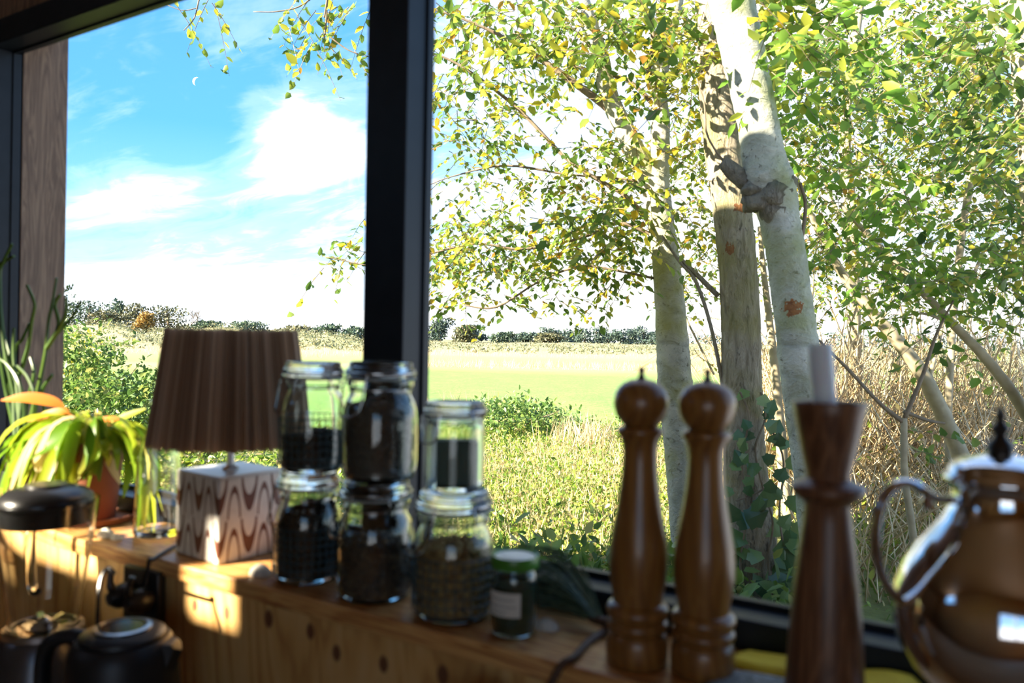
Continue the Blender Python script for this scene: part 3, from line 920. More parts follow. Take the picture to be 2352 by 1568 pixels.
# ------------------------------------------------------------------ shells
def shell(label, u, v, s, sx=1.0):
    p = onz(u, v, SILL)
    b = MB()
    b.lathe([(0, 0), (s * .95, 0), (s, s * .12), (s * .86, s * .42), (s * .5, s * .72), (s * .18, s * .86), (0, s * .9)], 30, jitter=lambda a, z: .05 * math.cos(a * 9))
    b.v = [(x * sx, y * .85, z) for x, y, z in b.v]
    o = b.build('sea_shell', M['shell'], loc=p)
    return tag(o, label, 'shell', 'pale shells lying on the sill')
shell('white shell on the sill below the potted plant', 243, 1232, .0165)
shell('small white shell on the sill beside the clear bottle', 268, 1238, .011)
shell('pale limpet shell between the lamp base and the jars', 598, 1319, .0175)
shell('pale shell beside the small green-lidded jar', 1257, 1443, .0145)

# ------------------------------------------------------------------ dried bundle, cord, cloths
tie = onz(1378, 1452, SILL) + Vector((0, 0, .016))
bun = thing('needle_bundle', 'bundle of dark green dried needles between jar and mill', 'herb bundle', (tie.x, tie.y, SILL))
nb = MB()
for i in range(90):
    e = Vector((random.uniform(-.165, -.09), random.uniform(-.038, .045), random.uniform(-.013, .070)))
    e.z = max(e.z, -.013 + random.uniform(0, .004))
    m1 = Vector((e.x * .45, e.y * .75 + random.uniform(-.006, .006), e.z * .75 + .012 + random.uniform(-.004, .006)))
    s0 = Vector((random.uniform(-.002, .002), random.uniform(-.004, .004), random.uniform(-.005, .005)))
    L_ = [s0 + Vector((0, 0, .016)), m1 + Vector((0, 0, .016)), e + Vector((0, 0, .016))]
    nb.tube(spline([tuple(x) for x in L_], 4), np.linspace(.0011, .0005, len(spline([tuple(x) for x in L_], 4))), 4)
tag(nb.build('needles', M['needle'], bun), kind='stuff')
MB().tube(spline([(-.012, 0, .016), (.010, -.002, .014), (.032, -.004, .009)], 5), .0065, 8, jit=.1).build('stalk', M['leather'], bun)
rp = [onz(1392, 1447, SILL + .006), onz(1350, 1475, SILL + .004), onz(1318, 1510, SILL + .004), ony(1287, 1545, .757), ony(1262, 1580, .752), ony(1240, 1640, .752)]
rp[3] = Vector((rp[3].x, .760, SILL + .001))
r_ = MB().tube(spline([tuple(p) for p in rp], 6), .0042, 8).build('cord', M['leather'])
tag(r_, 'dark brown cord trailing over the sill edge by the first mill', 'cord')

def cloth(name, label, cat, cx, cy, sx, sy, th, rz, mat, wave, z0):
    o = thing(name, label, cat, (cx, cy, z0), rz=rz)
    nx, ny = 16, 10
    vs, fs = [], []
    for s in (0, 1):
        for j in range(ny + 1):
            for i in range(nx + 1):
                x, y = (i / nx - .5) * sx, (j / ny - .5) * sy
                e = min(1, 6 * min(i / nx, 1 - i / nx) + .3) * min(1, 6 * min(j / ny, 1 - j / ny) + .3)
                vs.append((x, y, (th * e + wave * (.5 + .5 * math.sin(x * 55 + y * 38))) if s else wave * .0))
    q = (nx + 1) * (ny + 1)
    for j in range(ny):
        for i in range(nx):
            a = j * (nx + 1) + i
            fs.append((a, a + nx + 1, a + nx + 2, a + 1)); fs.append((q + a, q + a + 1, q + a + nx + 2, q + a + nx + 1))
    for i in range(nx):
        fs.append((i, i + 1, q + i + 1, q + i)); a = ny * (nx + 1) + i; fs.append((a + 1, a, q + a, q + a + 1))
    for j in range(ny):
        a = j * (nx + 1); fs.append((a + nx + 1, a, q + a, q + a + nx + 1)); a += nx; fs.append((a, a + nx + 1, q + a + nx + 1, q + a))
    MB().add(vs, fs).build('fabric', mat, o)
    return o
k0, k1 = onz(1745, 1545, SILL), onz(1790, 1498, SILL)
cloth('knitted_pad', 'grey knitted pad on the sill between mill and candlestick', 'pot holder', k0.x + .002, .818, .085, .062, .006, R(8), M['knit'], .002, SILL)
cloth('yellow_cloth', 'yellow cloth lying behind the grey pad and candlestick', 'cloth', k1.x + .012, .880, .10, .045, .009, R(-3), M['yellow'], .004, SILL)
k2 = onz(2040, 1545, SILL)
cloth('yellow_cloth', 'yellow cloth lying between candlestick and silver pot', 'cloth', k2.x - .004, .885, .085, .045, .010, R(6), M['yellow'], .008, SILL)

# pale canister on the worktop
pk = at(1108, 1588, .86)
cn = thing('canister', 'cream lidded canister on the worktop, only its top showing', 'canister', (pk.x, pk.y, .92))
hz = pk.z - .92
MB().lathe([(0, 0), (.036, 0), (.038, .004), (.038, hz - .035), (.036, hz - .031), (0, hz - .031)], 36).build('body', M['ceramic'], cn)
MB().lathe([(0, hz - .0308), (.037, hz - .0308), (.037, hz - .022), (.032, hz - .012), (.026, hz - .006), (.016, hz - .001), (0, hz)], 36).build('lid', M['ceramic'], cn)

# ------------------------------------------------------------------ blender and kettle on the worktop
tb = 1.25
pbz = at(104, 1300, tb)
bl = thing('blender', 'blender with black lid, clear glass jug and grey base', 'blender', (pbz.x, pbz.y, .92), rz=R(165))
kb = tb / FPX
zj0 = at(104, 1448, tb).z - .92
zj1 = at(104, 1192, tb).z - .92
def fl(a, z):
    return .018 * math.cos(4 * a)
o_ = [(.040, zj0), (.048, zj0 + .003), (.050, zj0 + .02), (.056, zj0 + .07), (.064, zj0 + .13), (.071, zj1 - .004), (.0745, zj1 + .030)]
MB().lathe([(0, zj0)] + o_ + [(.0715, zj1 + .030)] + [(r - .004, max(z, zj0 + .006)) for r, z in reversed(o_[:-1])] + [(0, zj0 + .006)], 64, jitter=fl).build('jug', M['clear'], bl, angle=60)
MB().tube(spline([(.068, 0, zj1 - .006), (.092, 0, zj1 - .008), (.104, 0, zj1 - .03), (.100, 0, zj1 - .09), (.082, 0, zj1 - .125), (.060, 0, zj1 - .128)], 5), .007, 10, flat=1.3, flatdir=(0, 1, 0)).build('handle', M['clear'], bl)
ld = MB().lathe([(0, zj1 - .004), (.0635, zj1 - .004), (.0655, zj1 + .019), (.0665, zj1 + .020), (.068, zj1 + .028), (.066, zj1 + .037), (.056, zj1 + .046), (.040, zj1 + .051), (.030, zj1 + .052), (.029, zj1 + .056), (0, zj1 + .057)], 56).build('lid', M['black'], bl)
MB().lathe([(0, zj0 + .007), (.020, zj0 + .007), (.014, zj0 + .014), (.006, zj0 + .022), (0, zj0 + .024)], 20).build('blade_hub', M['steel'], bl)
for k in range(4):
    MB().box((.014, 0, 0), (.028, .010, .0015), Matrix.Rotation(R(-22), 3, 'Y')).build('blade', M['steel'], bl, loc=(0, 0, zj0 + .017)).rotation_euler = (0, 0, k * PI / 2)
MB().lathe([(0, 0), (.085, 0), (.088, .005), (.086, .03), (.080, .06), (.066, .12), (.060, zj0 - .006), (.056, zj0 - .001), (0, zj0 - .001)], 56).build('base', M['greymetal'], bl)
MB().lathe([(.0515, zj0 - .0005), (.058, zj0 - .0005), (.0575, zj0 + .008), (.0535, zj0 + .010), (.0515, zj0 + .008), (.0515, zj0 - .0005)], 48).build('collar', M['steel'], bl)
MB().lathe([(0, 0), (.016, 0), (.016, .005), (.013, .007), (0, .007)], 24).build('dial', M['steel'], bl, loc=(.012, -.0825, .045)).rotation_euler = (R(90), 0, R(8))

tk = 1.08
pkz = at(283, 1450, tk)
kt = thing('kettle', 'black electric kettle with shiny ring on its lid', 'kettle', (pkz.x, pkz.y, .92))
ztop = at(283, 1462, tk).z - .92
MB().lathe([(0, 0), (.078, 0), (.080, .004), (.079, .018), (.072, .021), (0, .021)], 48).build('power_base', M['black'], kt)
MB().lathe([(0, .022), (.076, .022), (.0775, .030), (.0765, .08), (.0725, ztop - .06), (.067, ztop - .018), (.062, ztop - .004), (.058, ztop), (0, ztop)], 56).build('body', M['blackmatt'], kt)
lid = MB().lathe([(0, ztop + .0005), (.055, ztop + .0005), (.054, ztop + .006), (.046, ztop + .011), (0, ztop + .012)], 48).build('lid', M['blackmatt'], kt)
MB().lathe([(.030, ztop + .0115), (.036, ztop + .0112), (.0365, ztop + .0145), (.030, ztop + .0155), (.030, ztop + .0115)], 40).build('lid_ring', M['steel'], lid)
MB().lathe([(0, ztop + .012), (.0295, ztop + .012), (.028, ztop + .0145), (0, ztop + .015)], 32).build('lid_button', simple('kettle_button', (.10, .075, .05), (.08, .06, .04), 20, .2, .8), lid)
dv = dl
MB().tube(spline([tuple(dv * a + Vector((0, 0, z))) for a, z in ((.050, ztop - .003), (.075, ztop - .000), (.098, ztop - .010), (.108, ztop - .04), (.106, ztop - .10), (.096, ztop - .16), (.072, ztop - .185))], 5), .0105, 12, flat=1.25, flatdir=CAMR @ Vector((0, 0, 1))).build('handle', M['blackmatt'], kt)
sp = MB()
b_ = -dv
side = Vector((-b_.y, b_.x, 0))
vs = []
for (a, z, hw) in ((.056, ztop - .060, .020), (.068, ztop - .030, .018), (.074, ztop - .010, .012)):
    vs += [b_ * a + side * hw + Vector((0, 0, z)), b_ * (a + .006) + Vector((0, 0, z - .006)), b_ * a - side * hw + Vector((0, 0, z))]
for (a, z, hw) in ((.040, ztop - .010, .024), (.056, ztop - .003, .020), (.071, ztop - .006, .012)):
    vs += [b_ * a + side * hw + Vector((0, 0, z)), b_ * a + Vector((0, 0, z + .001)), b_ * a - side * hw + Vector((0, 0, z))]
sp.add(vs, [(0, 1, 4, 3), (1, 2, 5, 4), (3, 4, 7, 6), (4, 5, 8, 7), (9, 12, 13, 10), (10, 13, 14, 11), (12, 15, 16, 13), (13, 16, 17, 14), (0, 3, 12, 9), (3, 6, 15, 12), (2, 11, 14, 5), (5, 14, 17, 8), (6, 7, 16, 15), (7, 8, 17, 16)])
sp.build('spout', M['blackmatt'], kt)

# socket with two plugs on the plywood, and the appliance cable
sk = ony(306, 1372, .745)
so = thing('wall_socket', 'black double wall socket on the plywood below the sill', 'socket', (sk.x, .766, sk.z))
MB().bounds(-.045, .045, -.010, .005, -.042, .042).build('plate', M['black'], so, bevel=.003)
def plug(label, dx, dz, lean):
    p = thing('power_plug', label, 'plug', (sk.x + dx, .755, sk.z + dz))
    MB().lathe([(0, 0), (.019, 0), (.0195, .012), (.017, .026), (.010, .036), (0, .037)], 24).build('body', M['black'], p).rotation_euler = (R(90), 0, 0)
    MB().tube(spline([(0, -.025, .004), (lean * .3, -.033, .020), (lean, -.030, .042)], 4), [.0065] * 5 + [.005] * 4, 10).build('strain_relief', M['black'], p)
plug('black plug of the lamp cord in the wall socket', .022, 0, .006)
plug('black plug beside the lamp plug, its cable looping to the kettle', -.022, 0, -.006)
cb = [Vector((sk.x - .028, .725, sk.z + .042)), at(262, 1316, 1.13), at(247, 1305, 1.12), at(233, 1330, 1.11), at(227, 1370, 1.10), at(224, 1425, 1.10), at(224, 1520, 1.10)]
lo = Vector((cb[-1].x, cb[-1].y, .924)); cb.append(Vector((cb[-1].x, cb[-1].y, .96))); cb.append(lo + Vector((.03, -.01, 0)))
cbo = MB().tube(spline([tuple(p) for p in cb], 6), .0030, 7).build('power_cable', M['black'])
tag(cbo, 'black cable looping up from the worktop to the wall socket', 'cable')

# ------------------------------------------------------------------ house plants
def strap(path, widths, nrm, fold=.25):
    P = [Vector(p) for p in path]
    n = len(P)
    vs, fs = [], []
    for i, p in enumerate(P):
        t = (P[min(i + 1, n - 1)] - P[max(i - 1, 0)]).normalized()
        nn = Vector(nrm); nn = (nn - t * nn.dot(t))
        nn = nn.normalized() if nn.length > 1e-5 else t.orthogonal().normalized()
        s = t.cross(nn)
        w = widths[i] / 2
        vs += [p - s * w + nn * w * fold, p, p + s * w + nn * w * fold]
    for i in range(n - 1):
        a = i * 3
        fs += [(a, a + 1, a + 4, a + 3), (a + 1, a + 2, a + 5, a + 4)]
    return MB().add(vs, fs)

PB = onz(214, 1196, SILL); PB = Vector((PB.x, .850, SILL))
plant = thing('potted_plant', 'drooping yellow-green potted plant with orange leaves in terracotta pot', 'plant', PB)
MB().lathe([(0, .004), (.060, .0), (.070, .003), (.074, .014), (.072, .014), (.066, .007), (0, .007)], 40).build('saucer', M['terracotta'], plant)
MB().lathe([(0, .0075), (.036, .0075), (.038, .010), (.049, .115), (.054, .116), (.055, .150), (.050, .150), (.049, .138), (.047, .120), (0, .118)], 40).build('pot', M['terracotta'], plant)
MB().lathe([(0, .136), (.030, .137), (.0485, .135), (.0475, .128), (0, .127)], 30, jitter=lambda a, z: .01 * math.cos(7 * a)).build('soil', M['soil'], plant)
def lw(n, w, stalk=.25):
    out = []
    for i in range(n):
        k = i / (n - 1)
        out.append(max(.003, w * (math.sin(PI * max(0, (k - stalk) / (1 - stalk))) ** .7)) if k > stalk else .003)
    return out
top = Vector((0, 0, .140))
for i in range(165):
    a = random.uniform(-PI * 1.12, PI * .12)
    if i % 6 == 0:
        a = random.uniform(0, PI)
    if i % 3 == 0 or i % 7 == 2:
        a = PI + random.uniform(-.65, .7)
    elif i % 3 == 1:
        a = random.uniform(-.75, .35)
    if abs((a + R(30) + PI) % (2 * PI) - PI) < R(32):
        if random.random() < .6:
            continue
        short = True
    else:
        short = False
    reach = random.uniform(.055, .150) * (1.25 if abs(math.cos(a)) > .6 else .8)
    if math.cos(a) > .3:
        reach = min(reach, .125)
    d = Vector((math.cos(a), math.sin(a), 0))
    if math.sin(a) > .25:
        reach = min(reach, .055 / math.sin(a))
    lift = random.uniform(.015, .062)
    drop = random.uniform(-.01, .135)
    if short:
        reach, drop = random.uniform(.055, .08), random.uniform(-.01, .05)
    pts = [top + d * random.uniform(.005, .025), top + d * reach * .35 + Vector((0, 0, lift * .9)), top + d * reach * .75 + Vector((0, 0, lift * .8 - drop * .15)),
           top + d * reach * 1.0 + Vector((0, 0, -drop * .5 + .005)), top + d * (reach * 1.08) + Vector((random.uniform(-.03, .03), random.uniform(-.02, .015), -drop - .02))]
    sp_ = spline([tuple(p) for p in pts], 3)
    mt = M['plant_pale'] if i % 13 == 5 else M['plant']
    strap(sp_, lw(len(sp_), random.uniform(.012, .032), .22), d * .5 + Vector((0, 0, .8)) + Vector((random.uniform(-.5, .5), random.uniform(-.5, .5), 0))).build('leaf', mt, plant, angle=180)
def pix_leaf(px, t, w, stalk, mat, nrm=None, label=None):
    sp_ = spline([tuple(at(u, v, tt if (tt := t) else t) - PB) for u, v in px], 4)
    o = strap(sp_, lw(len(sp_), w, stalk), nrm or (CAMR @ Vector((0, .6, .8))), .15).build('leaf', mat, plant, angle=180)
    if label:
        o['label'] = label
t0 = ony(150, 950, .845).y / ray(150, 950).y
pix_leaf([(180, 985), (170, 955), (150, 938), (118, 922), (60, 913), (2, 919)], t0, .025, .42, M['plant_orange'], label='long orange leaf')
pix_leaf([(182, 985), (165, 955), (142, 945), (105, 955), (62, 966)], t0 - .03, .020, .36, M['plant_orange'], label='pink-orange leaf')
pix_leaf([(205, 980), (228, 966), (255, 962), (286, 963)], t0 - .02, .013, .12, M['plant_orange'], label='orange leaf')
pix_leaf([(220, 980), (262, 975), (300, 978), (328, 1000)], t0 - .03, .018, .45, M['plant_orange'], label='red-orange leaf')
pix_leaf([(228, 985), (250, 972), (290, 955), (335, 938)], t0, .014, .35, M['plant'])
pix_leaf([(212, 985), (232, 1006), (245, 1045), (262, 1080), (276, 1112)], t0 - .075, .017, .15, M['plant_pale'], label='withered tan leaf')
pix_leaf([(190, 985), (120, 1010), (98, 1028), (88, 1060), (84, 1082)], t0 - .09, .026, .35, M['plant_pale'], label='withered pale leaf')
pix_leaf([(195, 985), (140, 1012), (122, 1040), (112, 1075), (104, 1120)], t0 - .10, .032, .3, M['plant_pale'], label='withered pale leaf')

PP = ony(62, 1100, .868); PP = Vector((PP.x, .868, SILL))
pen = thing('pencil_plant', 'leafless plant of thin upright green stems in left corner', 'plant', PP)
MB().lathe([(0, 0), (.030, 0), (.033, .004), (.040, .085), (.042, .088), (.042, .095), (.038, .095), (.037, .084), (0, .082)], 30).build('pot', M['black'], pen)
PST = [[(70, 1060), (87, 891), (104, 809), (112, 736), (121, 694), (130, 638)], [(72, 1060), (92, 880), (107, 800), (135, 762), (168, 725), (186, 690)], [(107, 800), (135, 756), (151, 720), (152, 680)], [(110, 795), (135, 748), (126, 700), (138, 676)],
       [(62, 1060), (40, 900), (53, 837), (65, 793), (73, 736), (79, 697), (62, 655)], [(60, 1060), (10, 800), (0, 640), (8, 600), (28, 560)], [(55, 1060), (30, 960), (-4, 640), (8, 604), (32, 588)],
       [(60, 1060), (48, 905), (31, 846), (17, 793), (0, 748)], [(64, 1060), (40, 900), (31, 820), (32, 753)], [(62, 1060), (30, 880), (36, 800), (50, 781), (68, 742)], [(66, 1060), (50, 900), (20, 840), (-10, 820)],
       [(70, 1060), (62, 930), (78, 860), (70, 820)], [(64, 1060), (20, 930), (5, 850), (-8, 780)], [(70, 1060), (80, 930), (66, 870), (40, 840)], [(74, 1060), (100, 960), (96, 900), (120, 860)]]
for i, px in enumerate(PST):
    yy = .872 + .022 * math.sin(i * 2.3)
    pts = [ony(u, v, yy) - PP for u, v in px]
    if pts[0].z < .1:
        pts[0] = Vector((random.uniform(-.02, .02), random.uniform(-.02, .02), .082))
    sp_ = spline([tuple(p) for p in pts], 4)
    MB().tube(sp_, np.linspace(.0046, .0030, len(sp_)), 6).build('stem', M['pencil'], pen)

# ------------------------------------------------------------------ trees
def leaf_mesh(name, mat):
    me = tri_mesh(name, LEAF, LEAF_T)
    me.materials.append(mat)
    return me
LM = {k: leaf_mesh('leaf_' + k, M[k]) for k in ('leaf', 'leaf_yellow', 'leaf_dark', 'leaf_fresh')}

def twig_leaves(specs):
    """specs: (u, v, su, sv, twigs, t, st, leaf length, hang). Returns leaf arrays and the twig tubes."""
    P, D, N, L = [], [], [], []
    tw = MB()
    for (u, v, su, sv, n, t, stt, ll, hang) in specs:
        for _ in range(n):
            c = at(random.gauss(u, su), random.gauss(v, sv), max(2.8, random.gauss(t, stt)))
            a = random.uniform(0, 2 * PI)
            d = Vector((math.cos(a), math.sin(a), random.uniform(-.9, .35) - hang)).normalized()
            ln = random.uniform(3.2, 6.2) * ll
            k = random.randint(6, 11)
            side = d.cross(Vector((0, 0, 1))).normalized()
            bend = Vector((0, 0, -random.uniform(.02, .12) * ln * 3))
            pts = [c + d * (ln * q) + bend * q * q for q in (0, .35, .7, 1)]
            tw.tube(pts, [.0035 * t / 6, .0028 * t / 6, .002 * t / 6, .0012 * t / 6], 3, False)
            for i in range(k):
                q = (i + .7) / k
                p = c + d * (ln * q) + bend * q * q
                s = 1 if i % 2 else -1
                dd = d * random.uniform(.2, .7) + side * s * random.uniform(.4, 1) + Vector((0, 0, random.uniform(-.8, .1)))
                nn = Vector((random.gauss(0, .45), random.gauss(0, .45), 1))
                P.append(p); D.append(dd.normalized()); N.append(nn); L.append(ll * random.uniform(.65, 1.3))
    return np.array(P), np.array(D), np.array(N), np.array(L), tw

def tube_px(path, t, loc, seg, jit=.03, sub=5, ground=False, scale=1.0):
    rows = []
    for r in path:
        tt = r[3] if len(r) > 3 else t
        p = at(r[0], r[1], tt)
        rows.append((p.x, p.y, p.z, r[2] * scale * tt / FPX / 2))
    if ground:
        a = np.array(rows[0]); b = np.array(rows[1])
        k = (a[2] - (GZ - .1)) / max(b[2] - a[2], .05)
        e = a - (b - a) * min(k, 2.5); e[2] = GZ - .1; e[3] = a[3] * 1.12
        if a[2] > GZ:
            rows = [tuple(e)] + rows
    sp_ = spline(rows, sub)
    return MB().tube([Vector(p[:3]) - loc for p in sp_], [max(p[3], .002) for p in sp_], seg, jit=jit)

def tree(name, label, t, trunk, limbs, specs, lmat, bmat, cat='tree', group='trees outside the window', nobj=260, limbmat=None, wf=.62, ground=True, seg=20, extra=None):
    b = at(trunk[0][0], trunk[0][1], t)
    loc = Vector((b.x, b.y, GZ))
    root = thing(name, label, cat, loc, group)
    bm = bmat(loc) if callable(bmat) else bmat
    tube_px(trunk, t, loc, seg, .035, 8, ground).build('trunk', bm, root, angle=180)
    for l in limbs:
        tube_px(l, t, loc, 10 if l[0][2] > 14 else 6, .05, 5).build('branch', bm if (limbmat is None or l[0][2] > 24) else limbmat, root, angle=180)
    if specs:
        P, D, N, L, tw = twig_leaves(specs)
        tw.v = [tuple(Vector(p) - loc) for p in tw.v]
        tag(tw.build('twigs', M['twig'], root), kind='stuff')
        u, v, tt = proj(P)
        W = L * wf * rng.uniform(.8, 1.2, len(L))
        inn = (tt > 1) & (v > -15) & (v < 1500) & (((u > 110) & (u < 826)) | ((u > 996) & (u < 2352)))
        score = np.where(inn, L / np.maximum(tt, 1) * rng.uniform(.75, 1.25, len(L)), -1)
        order = np.argsort(-score)
        idx = order[:min(nobj, int(inn.sum()))]
        rest = np.setdiff1d(np.arange(len(P)), idx)
        leaf_objects(root, LM[lmat], P[idx], D[idx], N[idx], L[idx], W[idx])
        cloud('foliage', M[lmat], root, P[rest] - np.array(loc), D[rest], N[rest], L[rest], W[rest])
    return root

T1, T2, T3 = 6.0, 5.3, 4.6
t1 = tree('forked_tree', 'grey-barked tree with moss, forking into two limbs beside the open field', T1,
     [(1586, 1330, 80), (1572, 1150, 74), (1560, 1000, 74), (1553, 920, 82), (1548, 850, 78), (1543, 760, 72), (1532, 620, 64), (1518, 510, 60), (1508, 430, 60), (1514, 360, 48), (1517, 280, 43), (1512, 200, 40), (1528, 100, 38), (1552, 0, 36), (1566, -160, 30), (1590, -420, 18)],
     [[(1512, 470, 44), (1480, 392, 50), (1440, 310, 47), (1400, 225, 42), (1378, 130, 40), (1345, 30, 38), (1305, -90, 32), (1240, -330, 18)],
      [(1425, 275, 18), (1380, 235, 19), (1325, 195, 17), (1255, 145, 14), (1185, 100, 10), (1080, 50, 6), (960, 10, 4)],
      [(1495, 520, 9), (1440, 452, 10), (1310, 372, 9), (1190, 250, 8), (1060, 152, 6), (960, 110, 4)],
      [(1512, 545, 9), (1420, 512, 8), (1340, 545, 6), (1200, 572, 6), (1090, 560, 5), (960, 590, 4), (860, 610, 3), (740, 588, 2)],
      [(1508, 640, 6), (1400, 618, 6), (1330, 612, 6), (1240, 645, 5), (1140, 705, 5), (1060, 700, 3)],
      [(1500, 420, 7), (1420, 410, 6), (1300, 400, 5), (1160, 380, 5), (1040, 405, 3), (985, 425, 2)],
      [(1517, 300, 10), (1490, 180, 12), (1500, 80, 12), (1460, -30, 10)],
      [(1520, 260, 12), (1450, 190, 10), (1400, 172, 8), (1310, 150, 6)],
      [(1345, 30, 16, 6.0), (1150, -180, 14, 6.0), (900, -230, 10, 6.2), (770, -60, 6, 6.3), (748, 60, 4, 6.3), (745, 120, 2, 6.3)],
      [(770, -60, 5, 6.3), (700, 8, 4, 6.3), (640, 26, 3, 6.3), (582, 27, 2, 6.3)], [(752, 80, 4, 6.3), (800, 115, 3, 6.3), (846, 130, 2, 6.3)],
      [(900, -230, 6, 6.2), (560, -150, 6, 6.3), (470, -30, 4, 6.2), (447, 40, 3, 6.2), (422, 70, 2, 6.2)], [(455, 18, 3, 6.2), (420, 24, 2, 6.2), (385, 12, 2, 6.2)]],
     [(1150, 40, 110, 60, 75, 6.2, .6, .075, .1), (1330, 60, 110, 70, 95, 5.8, .6, .08, .1), (1500, 60, 80, 70, 70, 5.6, .5, .08, .1), (1180, 170, 120, 40, 38, 6.2, .5, .07, .1), (1060, 270, 70, 60, 34, 6.6, .5, .06, .2), (1200, 330, 110, 60, 34, 6.4, .5, .06, .2),
      (1090, 400, 90, 40, 26, 6.6, .5, .055, .2), (1300, 420, 80, 50, 34, 6.2, .4, .06, .2), (1430, 440, 60, 60, 44, 5.9, .4, .075, .1), (1180, 520, 140, 35, 90, 6.4, .4, .065, .2), (1380, 540, 70, 45, 60, 6.0, .4, .075, .2), (1060, 600, 70, 35, 46, 6.6, .4, .065, .3),
      (1250, 620, 80, 30, 26, 6.3, .4, .06, .3), (1090, 680, 50, 18, 15, 6.4, .3, .065, .3), (1270, 680, 40, 14, 6, 6.2, .3, .065, .4), (1390, 650, 25, 12, 5, 6.2, .2, .065, .3), (1440, 330, 60, 60, 30, 5.9, .4, .075, .1), (1560, 560, 40, 80, 26, 6.6, .4, .06, .2)],
     'leaf', lambda loc: bark('grey_mossy_bark', (.30, .30, .25), (.52, .51, .44), (.34, .33, .06)), limbmat=M['twig'], nobj=280)
# the sprigs that hang into the left pane
tree('hanging_sprigs', 'thin leafy branch hanging into the top of the left pane', 6.3, [(908, -1300, 30), (908, -900, 22), (900, -420, 14), (800, -140, 8), (760, -40, 5), (745, 40, 4)], [[(900, -420, 10), (640, -200, 6), (480, -60, 4), (452, 20, 3)]],
     [(690, 75, 26, 16, 3, 6.3, .15, 0.095, .9), (735, 100, 18, 22, 3, 6.3, .15, 0.084, .9), (770, 20, 40, 22, 7, 6.3, .15, 0.081, .6), (800, 10, 30, 16, 4, 6.3, .15, 0.081, .6), (405, 8, 14, 8, 2, 6.2, .1, 0.074, .5), (480, 8, 20, 8, 3, 6.2, .1, 0.074, .5), (815, 120, 14, 5, 1, 6.3, .1, 0.068, .5),
      (795, 600, 34, 26, 8, 6.5, .15, 0.074, .2), (825, 560, 14, 20, 4, 6.5, .15, 0.074, .2), (755, 592, 20, 6, 2, 6.5, .15, 0.068, .1)],
     'leaf', M['twig'], cat='branch', nobj=120, ground=True, seg=8)

W2 = [at(1672, 572, T2 - .12), at(1702, 478, T2 - .12)]
tree('rough_barked_tree', 'upright tree with rough brown bark, ivy growing on its lower trunk', T2,
     [(1748, 1420, 116), (1728, 1250, 108), (1714, 1100, 98), (1706, 960, 92), (1703, 840, 90), (1700, 700, 88), (1690, 560, 86), (1676, 440, 86), (1660, 330, 86), (1648, 200, 84), (1642, 100, 80), (1640, 0, 72), (1636, -150, 62), (1625, -420, 40)],
     [[(1655, 200, 12), (1700, 60, 10), (1760, -60, 8)], [(1680, 1000, 10), (1640, 780, 9), (1600, 650, 9), (1560, 600, 7), (1520, 540, 5)], [(1650, 680, 12), (1600, 630, 12), (1560, 590, 8)]],
     [(1600, 60, 60, 70, 44, 5.6, .5, .08, .1), (1620, 250, 40, 90, 30, 6.4, .5, .07, .2), (1590, 450, 35, 90, 40, 6.8, .5, .065, .2), (1760, 60, 60, 60, 40, 5.6, .5, .085, .1)],
     'leaf_yellow', lambda loc: bark('rough_brown_bark', (.22, .18, .12), (.44, .38, .29), (.30, .27, .09), [(w - loc, .042) for w in W2], True), nobj=200)
W3 = [at(1820, 706, T3 - .10)]
t3 = tree('burled_tree', 'smooth grey-green tree trunk with a knobbly burl and broken stub', T3,
     [(1905, 1420, 104), (1880, 1150, 98), (1858, 980, 96), (1838, 840, 94), (1824, 720, 90), (1806, 590, 88), (1790, 500, 90), (1776, 440, 106), (1762, 405, 112), (1754, 365, 98), (1744, 300, 92), (1724, 200, 94), (1702, 100, 98), (1680, 0, 100), (1650, -150, 92), (1610, -420, 70)],
     [[(1780, 455, 62), (1735, 432, 50), (1700, 408, 42), (1674, 384, 38), (1660, 370, 30)], [(1770, 470, 40), (1735, 476, 26), (1708, 478, 22)], [(1800, 420, 34), (1820, 404, 22)],
      [(1668, 378, 6), (1640, 340, 5), (1622, 300, 5), (1618, 240, 4), (1600, 180, 3)], [(1830, 620, 10), (1850, 480, 9), (1838, 420, 8)]],
     [(1840, 60, 70, 60, 40, 4.8, .4, .10, .1), (1800, 250, 40, 80, 18, 5.4, .4, .09, .2), (2020, 120, 80, 70, 30, 5.2, .5, .10, .1)],
     'leaf_fresh', lambda loc: bark('smooth_grey_bark', (.30, .31, .26), (.50, .51, .45), (.26, .29, .10), [(w - loc, .046) for w in W3]), limbmat=M['twig'], nobj=150)

# the burl: a knot of folded lumps wrapped round the trunk, darker and rougher than the bark
M['burl'] = bark('burl_bark', (.10, .085, .065), (.27, .25, .20), (.16, .17, .08), (), True)
for c in [c for c in t3.children if c.name.startswith('branch')][:3]:
    c.data.materials[0] = M['burl']
def lump(px, t, r, squash):
    c = at(px[0], px[1], t) - t3.location
    vs, fs = [], []
    n1_, n2_ = 14, 9
    b = MB().lathe([(0, -1)] + [(math.cos(a), math.sin(a)) for a in np.linspace(-PI / 2, PI / 2, n2_)[1:-1]] + [(0, 1)], n1_)
    ph = random.uniform(0, 6)
    out = []
    for (x, y, z) in b.v:
        k = 1 + .16 * math.sin(4 * x + ph) + .14 * math.sin(5 * z - ph + 3 * y)
        out.append(tuple(c + Vector((x * squash[0], y * squash[1], z * squash[2])) * (r * k)))
    b.v = out
    b.build('burl', M['burl'], t3, angle=180)
for (pu, pv, pr, sq_) in ((1762, 446, .115, (1.05, .8, .62)), (1790, 440, .085, (1, .8, .9)), (1742, 462, .075, (1.1, .8, .7)), (1775, 480, .085, (1, .8, 1.1)), (1808, 420, .055, (1, .8, .9)), (1728, 436, .06, (1.2, .8, .7))):
    lump((pu, pv), T3 - .05, pr, sq_)

